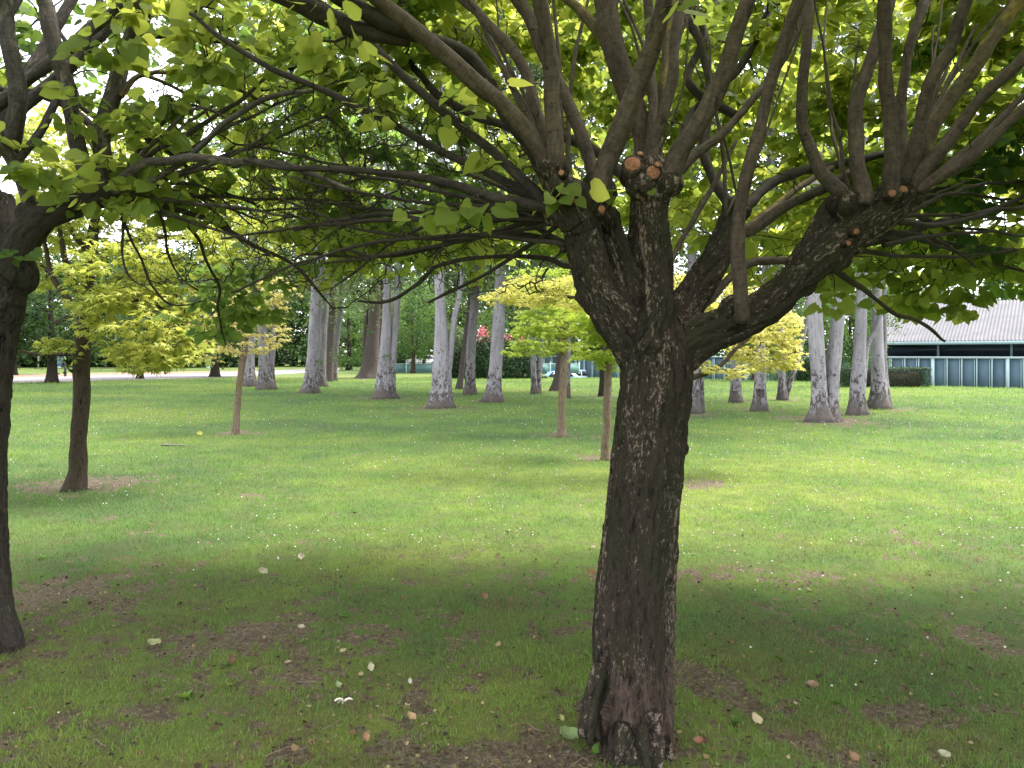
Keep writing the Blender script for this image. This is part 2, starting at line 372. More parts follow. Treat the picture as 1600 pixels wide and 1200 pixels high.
# soil patches: (px, py, radius across, radius deep, strength)
def _gp(px, py, rx, ry, s=1.):
    p = G(px, py); return (p[0], p[1], rx, ry, s)
SOIL = [_gp(120, 757, .85, .62, 1.1), _gp(200, 752, .5, .3, .8), _gp(372, 677, .55, .6, .8), _gp(878, 682, .55, .8, .75), _gp(930, 714, .42, .5, .95),
        _gp(1090, 756, .35, .42, .95), _gp(685, 637, 1.2, 1.6, .85), _gp(1290, 658, 1.3, 1.7, .9), _gp(1376, 638, .9, 1.2, .8), _gp(1338, 647, .8, 1.1, .8),
        _gp(602, 622, 1.3, 1.8, .75), _gp(772, 627, .8, 1.4, .7), _gp(484, 613, 1., 1.6, .7), _gp(1186, 640, .8, 1.3, .7), _gp(1085, 646, .9, 1.3, .8), _gp(1150, 628, .9, 1.6, .6),
        _gp(575, 592, 1.9, 3, .7), _gp(866, 610, 1.2, 1.8, .6), _gp(942, 618, 1., 1.6, .7), _gp(1224, 625, .9, 1.6, .6),
        _gp(60, 930, .42, .45, 1.15), _gp(0, 1000, .5, .5, 1.1), _gp(95, 1010, .3, .25, .9), _gp(160, 950, .2, .3, .7), _gp(350, 1000, .45, .30, .85), _gp(420, 1060, .35, .22, .95),
        _gp(230, 1120, .30, .16, 1.05), _gp(150, 1165, .20, .12, .8), _gp(640, 1160, .30, .14, 1.05), _gp(760, 1045, .30, .20, .8), _gp(800, 1188, .36, .13, 2.2),
        _gp(980, 1160, .34, .18, 1.1), _gp(1130, 1065, .42, .22, .95), _gp(1210, 1100, .30, .14, .9), _gp(1290, 900, .35, .3, .65), _gp(1480, 1110, .35, .16, .65),
        _gp(1330, 1010, .30, .14, .6), _gp(600, 980, .3, .2, .65), _gp(260, 900, .4, .3, .5), _gp(850, 985, .3, .2, .55), _gp(1570, 1010, .3, .2, .6), _gp(425, 775, .35, .3, .6)]
def soil_mask(x, y):
    n1 = fbm2(x, y, 2.3, 4, 21); n2 = fbm2(x, y, 9.0, 3, 5)
    m = np.zeros_like(x)
    for (cx, cy, rx, ry, s) in SOIL:
        q = np.hypot((x - cx) / rx, (y - cy) / ry)
        m = np.maximum(m, s * np.exp(-q * q * .9) * (.8 if cy < 7.5 else 1.45))
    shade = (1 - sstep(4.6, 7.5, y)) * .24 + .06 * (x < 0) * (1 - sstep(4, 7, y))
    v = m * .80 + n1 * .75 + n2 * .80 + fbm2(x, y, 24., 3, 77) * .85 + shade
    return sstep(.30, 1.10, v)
def tintf(x, y):
    """0 = bluish deep green, 1 = yellow green"""
    return np.clip(.50 + .85 * fbm2(x * .7, y, .30, 4, 31) + .38 * fbm2(x, y, 2.0, 3, 33), 0, 1)

def build_ground():
    th_f = np.linspace(-1.0, 1.0, 440); th_b = np.linspace(1.0, 2 * math.pi - 1.0, 60)[1:-1]
    th = np.concatenate([th_f, th_b]); nr = 620
    r = np.concatenate([[.01], .4 * (900 / .4) ** (np.linspace(0, 1, nr) ** 1.0)])
    Rr, Th = np.meshgrid(r, th, indexing='ij'); x = (Rr * np.sin(Th)).ravel(); y = (Rr * np.cos(Th)).ravel()
    z = terr(x, y)
    sm = soil_mask(x, y) * (np.hypot(x, y) < 60)
    z = z - .012 * sm + .006 * fbm2(x, y, 14, 2, 8) * (np.hypot(x, y) < 12)
    nt = len(th); k = np.arange(len(r) - 1)[:, None] * nt; j = np.arange(nt)[None]
    Q = np.stack([k + j, k + nt + j, k + nt + (j+1) % nt, k + (j+1) % nt], -1).reshape(-1, 4)[:, ::-1]
    m, ns, lk, out = nmat('lawn')
    tc = ns.new('ShaderNodeTexCoord').outputs['Object']
    so = attr(ns, 'soil').outputs['Fac']; ti = attr(ns, 'tint').outputs['Fac']
    g = ramp(ns, lk, ti, [(0, (.05, .095, .034)), (.5, (.09, .145, .034)), (1, (.15, .185, .045))])
    f1 = noise(ns, lk, tc, 34, 6, .7); f2 = noise(ns, lk, tc, 5, 6, .6)
    g = mixc(ns, lk, .6, g, ramp(ns, lk, f1, [(.3, .45), (.7, 1.25)]), 'MULTIPLY')
    s = ramp(ns, lk, noise(ns, lk, tc, 42, 7, .75), [(.26, (.028, .023, .018)), (.5, (.13, .102, .072)), (.72, (.29, .235, .175))])
    s = mixc(ns, lk, .5, s, ramp(ns, lk, f2, [(.3, .5), (.7, 1.)]), 'MULTIPLY')
    ad = ns.new('ShaderNodeMath'); ad.operation = 'MULTIPLY_ADD'; lk.new(f1, ad.inputs[0]); ad.inputs[1].default_value = .5; lk.new(so, ad.inputs[2])
    ff = ramp(ns, lk, ad.outputs[0], [(.5, 0.), (.85, 1.)])
    th_ = ramp(ns, lk, noise(ns, lk, tc, 3.2, 7, .72), [(.40, 0.), (.62, .6)])
    g = mixc(ns, lk, th_, g, (.075, .070, .040))
    col = mixc(ns, lk, ff, g, s)
    prin(ns, lk, out, col, .95, bump(ns, lk, f1, .8, .03), .1)
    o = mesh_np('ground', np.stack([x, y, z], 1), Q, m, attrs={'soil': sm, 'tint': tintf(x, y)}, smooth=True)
    tag(o, kind='structure')
build_ground()

def strip(name, px_pts, mat, lift=.012, kind='structure'):
    """a sheet on the ground between two edges given as ground points"""
    A = np.array([G(*p)[:2] for p in px_pts[0]]); B = np.array([G(*p)[:2] for p in px_pts[1]])
    n, mm = 60, 12
    A = catmull(np.c_[A, np.zeros(len(A))], n)[:, :2]; B = catmull(np.c_[B, np.zeros(len(B))], n)[:, :2]
    t = np.linspace(0, 1, mm)[None, :, None]; P = (A[:, None] * (1 - t) + B[:, None] * t).reshape(-1, 2)
    z = terr(P[:, 0], P[:, 1]) + lift
    k = np.arange(n - 1)[:, None] * mm; j = np.arange(mm - 1)[None]
    Q = np.stack([k + j, k + j + 1, k + mm + j + 1, k + mm + j], -1).reshape(-1, 4)
    o = mesh_np(name, np.c_[P, z], Q, mat, smooth=True); return tag(o, kind=kind)
M['path'] = plain('gravel_path', (.20, .178, .19), .95, .12, 9, .3)
strip('path', ([(-500, 607), (-150, 602), (20, 599), (160, 595), (330, 590), (430, 585.5), (480, 582.5), (530, 580)],
               [(-500, 592), (-150, 590.5), (20, 590), (160, 586.5), (330, 583), (430, 578.5), (480, 577), (530, 576)]), M['path'])
M['leafy'] = plain('leaf_covered_verge', (.19, .125, .085), .95, .4, 3, .3)
strip('verge', ([(-500, 591.8), (-150, 590.2), (20, 589.7), (160, 586.2), (330, 582.7), (400, 580.0)],
                [(-500, 585), (-150, 585), (20, 585), (160, 582.8), (330, 580), (400, 578.3)]), M['leafy'], .008)

# ------------------------------------------------------------------ grass, clover, litter
def build_grass():
    n = 620000
    r = 2.15 * (52 / 2.15) ** RNG.random(n); th = RNG.uniform(-.74, .74, n)
    x = r * np.sin(th); y = r * np.cos(th)
    sm = soil_mask(x, y); cl = fbm2(x, y, 3.2, 3, 41); cl2 = fbm2(x, y, 11, 2, 43)
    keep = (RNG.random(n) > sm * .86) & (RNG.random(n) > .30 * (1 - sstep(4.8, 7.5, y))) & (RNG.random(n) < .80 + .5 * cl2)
    c = np.interp(CX + F * x / np.maximum(y, 1), CREST_PX, CREST_D); keep &= (y < c + 1)
    x, y, r, cl, cl2, sm = [a[keep] for a in (x, y, r, cl, cl2, sm)]; n = len(x)
    sc = np.maximum(1, r / 4.5) ** .82
    near = 1 - sstep(5, 9, r)
    h = (.026 + .020 * np.clip(cl + .25, 0, 1.2) * (.4 + near) + .010 * np.clip(cl2, -1, 1)) * RNG.uniform(.6, 1.35, n) * sc ** .55
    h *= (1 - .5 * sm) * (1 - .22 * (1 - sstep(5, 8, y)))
    w = .0030 * RNG.uniform(.6, 1.3, n) * sc
    az = RNG.uniform(0, 2 * math.pi, n); lean = RNG.uniform(.15, 1.15, n) * h; la = RNG.uniform(0, 2 * math.pi, n)
    z = terr(x, y) - .004
    P = np.stack([x, y, z], 1); wx = np.stack([np.cos(az), np.sin(az), 0 * az], 1) * w[:, None] / 2
    ld = np.stack([np.cos(la), np.sin(la), 0 * la], 1) * lean[:, None]; up = np.array((0, 0, 1.)) * h[:, None]
    V = np.stack([P - wx, P + wx, P + ld * .35 + up * .6 + wx * .8, P + ld * .35 + up * .6 - wx * .8, P + ld + up * .95], 1).reshape(-1, 3)
    b = np.arange(n)[:, None] * 5
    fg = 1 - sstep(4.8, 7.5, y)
    T = np.clip(tintf(x, y) * .75 + .13 + RNG.normal(0, .13, n) - .10 * fg, 0, .93)  # foreground tint lowered: offset for leaf-coloured light put into the blade colour
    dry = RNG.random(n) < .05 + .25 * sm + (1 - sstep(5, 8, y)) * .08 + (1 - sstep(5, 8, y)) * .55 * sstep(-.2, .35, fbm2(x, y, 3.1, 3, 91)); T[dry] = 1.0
    m, ns, lk, out = nmat('grass_blade')
    t = attr(ns, 'tint').outputs['Fac']
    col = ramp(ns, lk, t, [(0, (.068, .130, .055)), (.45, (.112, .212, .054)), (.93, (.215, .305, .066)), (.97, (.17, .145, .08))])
    p = ns.new('ShaderNodeBsdfPrincipled'); lk.new(col, p.inputs['Base Color']); p.inputs['Roughness'].default_value = .6; p.inputs['Specular IOR Level'].default_value = .2
    tl = ns.new('ShaderNodeBsdfTranslucent'); lk.new(mixc(ns, lk, 1., col, (1.4, 1.4, .9), 'MULTIPLY'), tl.inputs['Color'])
    mx = ns.new('ShaderNodeMixShader'); mx.inputs[0].default_value = .4
    lk.new(p.outputs[0], mx.inputs[1]); lk.new(tl.outputs[0], mx.inputs[2]); lk.new(mx.outputs[0], out.inputs[0])
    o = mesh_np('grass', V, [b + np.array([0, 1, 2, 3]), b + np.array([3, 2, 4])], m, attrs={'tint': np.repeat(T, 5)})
    tag(o, 'short mown lawn grass with longer tufts near the camera', 'grass', kind='stuff')
build_grass()

def rotmats(nrm, spin):
    """columns X,Y,Z; Z=nrm"""
    Z = nrm / (np.linalg.norm(nrm, axis=1)[:, None] + 1e-9)
    ref = np.where(np.abs(Z[:, 2:3]) < .95, np.array((0, 0, 1.)), np.array((1., 0, 0)))
    X = np.cross(ref, Z); X /= np.linalg.norm(X, axis=1)[:, None]; Y = np.cross(Z, X)
    c, s = np.cos(spin)[:, None], np.sin(spin)[:, None]
    return X * c + Y * s, -X * s + Y * c, Z
def frame_from(ydir, nrm):
    Y = ydir / (np.linalg.norm(ydir, axis=1)[:, None] + 1e-9)
    Z = nrm - Y * np.sum(nrm * Y, 1, keepdims=True); Z /= np.linalg.norm(Z, axis=1)[:, None] + 1e-9
    return np.cross(Y, Z), Y, Z
def scatter(tmpl, faces, pos, fr, size):
    X, Y, Z = fr; t = np.asarray(tmpl, float); n = len(pos)
    V = pos[:, None] + size[:, None, None] * (t[None, :, 0:1] * X[:, None] + t[None, :, 1:2] * Y[:, None] + t[None, :, 2:3] * Z[:, None])
    b = (np.arange(n) * len(t))[:, None]
    return V.reshape(-1, 3), [b + np.array(f)[None] if np.ndim(f) == 1 else (b[:, :, None] + np.array(f)[None]).reshape(-1, np.shape(f)[1]) for f in faces]

# heart-shaped leaf, folded along the midrib, tip drooping (base at origin, grows along +Y)
HEART = [(0, 0, 0), (0, .35, -.01), (0, .70, -.03), (0, 1.08, -.12),
         (-.22, -.10, .03), (-.46, .08, .06), (-.50, .36, .03), (-.36, .66, 0), (-.14, .92, -.06),
         (.22, -.10, .03), (.46, .08, .06), (.50, .36, .03), (.36, .66, 0), (.14, .92, -.06)]
HEART_F = [[[0, 4, 5, 1], [1, 5, 6, 7], [1, 7, 8, 2], [0, 1, 10, 9], [1, 12, 11, 10], [1, 2, 13, 12]], [[2, 8, 3], [2, 3, 13]]]
def _star():
    P = [(0, .25, .0)]
    tips = [(-88, .50), (-48, .72), (0, 1.0), (48, .72), (88, .50)]; n = len(tips)
    for i, (a, L) in enumerate(tips):
        if i == 0: P.append((0, 0, 0)) 
        r = math.radians(a); P.append((L * math.sin(r), .25 + L * .78 * math.cos(r), -.10 * L))
        if i < n - 1:
            m = math.radians((a + tips[i+1][0]) / 2); P.append((.24 * math.sin(m), .25 + .24 * math.cos(m), .02))
    f = [[0, i, i + 1] for i in range(1, len(P) - 1)] + [[0, len(P) - 1, 1]]
    return P, [f]
STAR, STAR_F = _star()
OVAL = [(0, 0, 0), (-.36, .4, .05), (0, 1, -.05), (.36, .4, .05)]
OVAL_F = [[[0, 3, 2, 1]]]

# clover heads and daisies
def build_clover():
    n = 2100
    r = 3.4 * (28 / 3.4) ** RNG.random(n); th = RNG.uniform(-.68, .68, n)
    x = r * np.sin(th); y = r * np.cos(th)
    k = (fbm2(x, y, .45, 3, 61) + .18 * (x > 1) + .12 * (y > 6) > .06); x, y, r = x[k], y[k], r[k]; n = len(x)
    k = RNG.random(n) < np.where(y < 6.2, .18, 1.); x, y, r = x[k], y[k], r[k]; n = len(x)
    t = np.array([(0, 0, 1), (1, 0, .3), (0, 1, .3), (-1, 0, .3), (0, -1, .3), (0, 0, -.5)])
    f = [[[0, 1, 2], [0, 2, 3], [0, 3, 4], [0, 4, 1], [5, 2, 1], [5, 3, 2], [5, 4, 3], [5, 1, 4]]]
    pos = np.stack([x, y, terr(x, y) + RNG.uniform(.025, .045, n)], 1)
    nr = np.stack([RNG.normal(0, .3, n), RNG.normal(0, .3, n), np.ones(n)], 1)
    V, fl = scatter(t, f, pos, rotmats(nr, RNG.uniform(0, 6, n)), RNG.uniform(.0045, .009, n) * np.maximum(1, r / 9) ** .6)
    o = mesh_np('clover_flowers', V, fl, plain('clover_head', (.66, .62, .62), .8, .15, 40))
    tag(o, 'tiny white clover heads scattered over the sunny lawn', 'clover', kind='stuff')
build_clover()
def build_litter():
    n = 20000
    r = 2.4 * (9.5 / 2.4) ** RNG.random(n); th = RNG.uniform(-.72, .72, n); x = r * np.sin(th); y = r * np.cos(th)
    sm = soil_mask(x, y); k = RNG.random(n) < (.26 * (r < 6.5) + .05 + .5 * sm) * (r < 9.5); x, y = x[k], y[k]; n = len(x)
    t = [(0, 0, .06), (-.4, .25, .22), (-.25, .8, .12), (0, 1, .2), (.25, .75, .02), (.42, .25, .10), (0, .5, 0)]
    f = [[[6, 0, 1], [6, 1, 2], [6, 2, 3], [6, 3, 4], [6, 4, 5], [6, 5, 0]]]
    pos = np.stack([x, y, terr(x, y) + RNG.uniform(.004, .022, n)], 1)
    nr = np.stack([RNG.normal(0, .4, n), RNG.normal(0, .4, n), np.ones(n)], 1)
    V, fl = scatter(t, f, pos, rotmats(nr, RNG.uniform(0, 6.3, n)), RNG.uniform(.005, .024, n) * np.where(RNG.random(n) < .06, 1.7, 1))
    m, ns, lk, out = nmat('dry_leaf'); tt = attr(ns, 'tint').outputs['Fac']
    prin(ns, lk, out, ramp(ns, lk, tt, [(0, (.022, .016, .010)), (.55, (.07, .046, .024)), (.85, (.17, .115, .055)), (1, (.30, .25, .14))]), .8)
    o = mesh_np('leaf_litter', V, fl, m, attrs={'tint': np.repeat(RNG.random(n) ** 1.2, 7)})
    tag(o, 'small dry brown leaves and crumbs lying on bare soil', 'leaf litter', kind='stuff')
    # thin dry sticks in the litter
    n = 260; r = RNG.uniform(2.5, 6, n); th = RNG.uniform(-.7, .7, n); x = r * np.sin(th); y = r * np.cos(th); k = soil_mask(x, y) > .3; x, y = x[k], y[k]; n = len(x)
    a = RNG.uniform(0, 6.3, n); L = RNG.uniform(.02, .07, n); s = np.linspace(-1, 1, 4)
    P = np.stack([x[:, None] + np.cos(a)[:, None] * L[:, None] * s, y[:, None] + np.sin(a)[:, None] * L[:, None] * s, (terr(x, y) + .012)[:, None] + .006 * RNG.normal(0, 1, (n, 4))], -1)
    V, Q, bk = batch_tubes(P, np.full((n, 4), .0016), 4)
    o = mesh_np('dry_sticks', V, Q, plain('dry_stick', (.20, .15, .11), .8, .3, 30)); tag(o, 'thin dry sticks scattered on the soil patches', 'sticks', kind='stuff')
build_litter()

def fallen(px, py, size, col, label, tilt=.25, rot=0, curl=.25, name='fallen_leaf', shape='heart'):
    n = 11; mb = MB(); base = []
    pts = []; rows = 9
    for i in range(rows):
        v = i / (rows - 1); wv = 1.30 * (v * .96 + .03) ** .42 * max(.012, 1 - v) ** .72 * .62
        for j in range(7):
            u = (j - 3) / 3
            zz = curl * (u * u * .7 + (v - .45) ** 2 * 1.1) + .05 * math.sin(u * 5 + v * 9 + px)
            pts.append((u * wv * (1 + .08 * math.sin(v * 14 + px)), v - .5 - .10 * (1 - abs(u)) * (1 - v), zz))
    gm = sum(col) / 3; P = np.array(pts) * size * .85; col = tuple(v * .56 * (1.0, 1.0, .88)[i_] for i_, v in enumerate(col))
    c, s = math.cos(rot), math.sin(rot); P = P @ np.array([[c, -s, 0], [s, c, 0], [0, 0, 1]]).T
    ct, st = math.cos(tilt), math.sin(tilt); P = P @ np.array([[1, 0, 0], [0, ct, -st], [0, st, ct]]).T
    P[:, 2] -= P[:, 2].min()
    Q = np.array([[r * 7 + k, r * 7 + k + 1, r * 7 + 7 + k + 1, r * 7 + 7 + k] for r in range(rows - 1) for k in range(6)])
    g = Gt(px, py)
    key = 'fl%.2f%.2f%.2f' % col
    if key not in M: M[key] = plain('fallen_leaf_colour', col, .7, .22, 45, .3)
    o = mesh_np(name, P, Q, M[key], smooth=True, loc=(g[0], g[1], g[2] + .016))
    tag(o, label, 'leaf', 'fallen leaves on the lawn')
fallen(1182, 1133, .062, (.62, .52, .36), 'round pale cream fallen leaf on the grass right of the big trunk', .5, .4, .1)
fallen(888, 1160, .085, (.36, .48, .22), 'pale green curled fallen leaf lying left of the big trunk foot', .5, 1.3, .7)
fallen(877, 1130, .032, (.62, .60, .28), 'small yellow crumpled leaf left of the trunk hollow', .6, .5, .6)
fallen(240, 1008, .085, (.42, .45, .24), 'broad yellow-green fallen leaf on the grass at lower left', .25, 1.4, .15)
fallen(411, 898, .085, (.60, .55, .40), 'creamy torn fallen leaf on grass, in front of the smaller cream one', .5, 1.1, .3)
fallen(471, 875, .075, (.62, .56, .44), 'small cream fallen leaf farthest back in the left lawn shade', .5, .2, .3)
fallen(470, 985, .048, (.66, .60, .48), 'whitish fallen leaf beside the dark soil patch at lower left', .4, 1.3, .3)
fallen(580, 1050, .05, (.66, .62, .48), 'narrow whitish upright fallen leaf above the pale broken stick', .8, .3, .4)
fallen(529, 1077, .042, (.40, .50, .28), 'small light green fallen leaf just above the pale broken stick', .4, .8, .4)
fallen(643, 1128, .05, (.60, .42, .26), 'tan cupped fallen leaf on dark litter left of the bare path edge', .5, 1.0, .5)
fallen(573, 1161, .042, (.52, .30, .20), 'reddish tan fallen leaf near the bottom edge of the lawn', .6, .4, .5)
fallen(641, 1071, .03, (.72, .72, .68), 'tiny white petal standing in the grass', .9, .2, .5)
fallen(757, 939, .06, (.40, .24, .16), 'brown upright fallen leaf in the grass left of the trunk', .8, .7, .5)
fallen(924, 901, .055, (.50, .24, .10), 'orange-brown fallen leaf touching the left of the big trunk', .5, 1.2, .4)
fallen(927, 860, .06, (.40, .36, .26), 'dull beige fallen leaf behind the orange-brown one', .3, 1.4, .2)
fallen(363, 1040, .055, (.30, .17, .12), 'brown folded fallen leaf on the dark patch at lower left', .7, .3, .6)
fallen(1332, 1193, .05, (.42, .24, .17), 'brown fallen leaf cut by the bottom right edge', .6, .7, .5)
fallen(1474, 1188, .055, (.48, .50, .36), 'grey-green fallen leaf near the bottom right corner', .4, 1.2, .3)
fallen(1090, 1166, .05, (.34, .17, .11), 'rust brown fallen leaf close to the right of the trunk foot', .5, 1.7, .4)
fallen(1268, 1078, .07, (.36, .25, .18), 'long tan fallen leaf on the bare soil right of the trunk', .3, 1.5, .3)
fallen(312, 681, .15, (.62, .60, .16), 'yellow fallen leaf on the bright lawn beside the leaning sapling', .6, .9, .3)

def sticks(px, py, specs, mat, name, label, cat):
    g = Gt(px, py); mb = MB()
    for (x0, y0, x1, y1, r) in specs:
        P = np.linspace((x0, y0, .018), (x1, y1, .022), 7) + np.array([0, 0, 1.]) * np.sin(np.linspace(0, 3.1, 7))[:, None] * .008
        V, fl, bk = tube(P, np.full(7, r) * np.linspace(1.1, .7, 7), 7, .2); mb.add(V, fl, bk)
    o = mb.build(name, mat, smooth=True); o.location = (g[0], g[1], g[2]); tag(o, label, cat)
sticks(537, 1101, [(-.04, 0, -.003, .004, .0045), (.004, .0, .04, .004, .005), (0, 0, .004, -.04, .0016), (0, -.002, -.02, -.03, .0014)], plain('pale_wood', (.66, .60, .52), .7, .15, 40), 'broken_stick', 'pale broken stick in two short pieces on the foreground grass', 'stick')
sticks(270, 697, [(-.20, 0, .26, -.1, .017), (-.1, .03, -.22, .12, .012)], plain('weathered_wood', (.13, .115, .10), .85, .2, 20), 'dead_branch', 'grey weathered dead branch lying on the sunny left lawn', 'branch')

# little weeds with broad leaves
def weeds():
    spots = [(67, 872, 'in front of the old left trunk'), (352, 1040, 'between dark patches at lower left'), (360, 1072, 'on the grass just below another weed'), (290, 1090, 'pale bluish, near the lower left corner'),
             (1215, 1030, 'on the grass right of the big trunk'), (1150, 1130, 'next to the round cream leaf'), (930, 1178, 'at the foot of the big trunk'), (1310, 1100, 'in thin grass at lower right'), (470, 1005, 'beside a whitish fallen leaf'), (540, 965, 'alone in the shaded lawn'), (1450, 985, 'in the shaded right lawn')]
    m = leaf_mat('weed_leaf', (.06, .13, .03), (.10, .20, .04), (.17, .28, .05), 1.3, .4)
    for i, (px, py, w) in enumerate(spots):
        g = Gt(px, py); n = 7
        a = RNG.uniform(0, 6.3, n); up = RNG.uniform(.4, 1.3, n)
        Y = np.stack([np.cos(a), np.sin(a), up], 1); Z = np.stack([-np.cos(a) * up, -np.sin(a) * up, np.ones(n)], 1)
        V, fl = scatter(OVAL, OVAL_F, np.zeros((n, 3)), frame_from(Y, Z), RNG.uniform(.03, .055, n))
        o = mesh_np('weed', V, fl, m, attrs={'tint': np.repeat(RNG.random(n), 4)}, loc=(g[0], g[1], g[2]))
        tag(o, 'small broad-leaved weed ' + w, 'weed', 'weeds in the lawn')
weeds()

# ------------------------------------------------------------------ branching
class Tree:
    """skeleton of branches (each a smooth line with a radius) from which twigs are grown towards points of the crown"""
    def __init__(s): s.P = []; s.R = []; s.D = []
    def branch(s, P, R):
        T = np.gradient(P, axis=0); T /= np.linalg.norm(T, axis=1)[:, None] + 1e-9
        s.P.append(P); s.R.append(np.asarray(R)); s.D.append(T)
    def grow(s, A, rtip=.0028, K=6, droop=.10, wob=.05, fol=.35, maxr=.02, rpow=.42):
        P0 = np.concatenate(s.P); R0 = np.concatenate(s.R); D0 = np.concatenate(s.D); n0 = len(P0)
        d0 = np.array([np.min(np.sum((P0 - a) ** 2, 1)) for a in A]); A = A[np.argsort(d0)]
        cap = n0 + len(A) * (K - 1); P = np.zeros((cap, 3)); P[:n0] = P0; Dm = np.zeros((cap, 3)); Dm[:n0] = D0
        own = np.full(cap, -1); n = n0; paths = np.zeros((len(A), K, 3)); par = np.zeros(len(A), int)
        for i, a in enumerate(A):
            v = a - P[:n]; d2 = np.sum(v * v, 1); cosang = np.sum(v * Dm[:n], 1) / (np.sqrt(d2) + 1e-9)
            j = int(np.argmin(d2 * (1.35 - .7 * cosang))); p = P[j]; L = math.sqrt(d2[j]); par[i] = j
            c = p + Dm[j] * L * fol + (a - p) * .12 + np.array((0, 0, 1.)) * L * droop
            t = np.linspace(0, 1, K)[:, None]; q = (1-t)**2 * p + 2*t*(1-t) * (c + (a - p) * .25) + t*t * a
            q[1:-1] += RNG.normal(0, 1, (K - 2, 3)) * min(L, .8) * wob
            paths[i] = q; P[n:n+K-1] = q[1:]; tt = np.diff(q, axis=0); Dm[n:n+K-1] = tt / (np.linalg.norm(tt, axis=1)[:, None] + 1e-9); own[n:n+K-1] = i; n += K - 1
        cnt = np.ones(len(A))
        for i in range(len(A) - 1, -1, -1):
            o = own[par[i]]
            if o >= 0: cnt[o] += cnt[i]
        r0 = np.minimum(rtip * cnt ** rpow * 1.6, maxr); r1 = np.full(len(A), rtip * .65)
        for i in range(len(A)):
            o = own[par[i]]
            lim = R0[par[i]] * .7 if o < 0 else r0[o] * .85
            r0[i] = max(min(r0[i], lim), rtip)
        R = r0[:, None] * (1 - np.linspace(0, 1, K)[None]) ** .8 + r1[:, None] * np.linspace(0, 1, K)[None]
        s.paths = paths; s.pr = R; return A

def leaves_on(paths, per, size, tmpl, faces, mat, name, parent, droop=.45, spread=.14, t0=.45, flat=.5, prob=1.0, tint=None, loc=None, sv=.25, near=.32):
    """leaves along the outer part of each twig; blades face up, tips hang outwards"""
    K = paths.shape[1]; Nn = len(paths); idx = np.repeat(np.arange(Nn), per)
    idx = idx[RNG.random(len(idx)) < (prob[idx] if hasattr(prob, '__len__') else prob)]; n = len(idx)
    Lp = np.linalg.norm(paths[idx, -1] - paths[idx, 0], axis=1); tq = np.maximum(t0, 1 - near / np.maximum(Lp, .05))
    t = tq + (1 - tq) * RNG.random(n) ** .7; f = t * (K - 1); i = np.minimum(f.astype(int), K - 2); u = (f - i)[:, None]
    p = paths[idx, i] * (1 - u) + paths[idx, i + 1] * u
    tang = paths[idx, -1] - paths[idx, 0]; tang /= np.linalg.norm(tang, axis=1)[:, None] + 1e-9
    a = RNG.uniform(0, 2 * math.pi, n); rad = np.stack([np.cos(a), np.sin(a), np.zeros(n)], 1)
    Y = rad * .9 + tang * .55; Y[:, 2] = Y[:, 2] * .4 - droop * RNG.uniform(.1, 1.6, n)
    p = p + (rad * RNG.uniform(.1, 1, n)[:, None] + np.array((0, 0, -.25)) * RNG.random(n)[:, None]) * spread
    Z = np.stack([RNG.normal(0, flat, n), RNG.normal(0, flat, n), np.ones(n)], 1)
    sz = size * np.minimum(np.exp(RNG.normal(0, sv, n)), 1.55)
    V, fl = scatter(tmpl, faces, p, frame_from(Y, Z), sz)
    k = len(tmpl)
    if tint is None:
        T = np.clip(.5 + .5 * fbm(p * 1.1, 3, 71) + RNG.normal(0, .16, n), 0, 1)
    else: T = np.clip(tint(p) + RNG.normal(0, .15, n), 0, 1)
    if loc is not None: V = V - np.array(loc)
    return mesh_np(name, V, fl, mat, parent, attrs={'tint': np.repeat(T, k)}, loc=None)

def spline(pts, d, res=.035, ext=None, wig=.0):
    """pts: (px, py, width px[, depth]); d: (start depth, end depth). Returns points and radii in metres"""
    n = len(pts); dd = np.linspace(d[0], d[1], n) if n > 1 else [d[0]]
    Q = []
    for k, p in enumerate(pts):
        dep = p[3] if len(p) > 3 else dd[k]
        w = at(p[0], p[1], dep); Q.append([*w, p[2] / 2 * dep / F])
    Q = np.array(Q)
    if ext:                                           # continue outside the frame
        L, up, out = ext; v = Q[-1, :3] - Q[-2, :3]; v /= np.linalg.norm(v); o = np.array([v[0], v[1], 0]); o /= np.linalg.norm(o) + 1e-6
        for k in range(1, 4):
            w = v + np.array((0, 0, up)) * k * .12 + o * out * k * .15; w /= np.linalg.norm(w)
            Q = np.vstack([Q, [*(Q[-1, :3] + w * L / 3), Q[-1, 3] * .72]])
    L = np.sum(np.linalg.norm(np.diff(Q[:, :3], axis=0), axis=1)); m = max(6, int(L / res))
    C = catmull(Q, m)
    if wig: C[1:-1, :3] += wig * np.stack([vn(np.c_[np.arange(m - 2) * .22, np.full(m - 2, k * 9.1 + Q[0, 0] * 7), np.zeros(m - 2)], k) for k in range(3)], 1)
    return C[:, :3], np.maximum(C[:, 3], .0015)

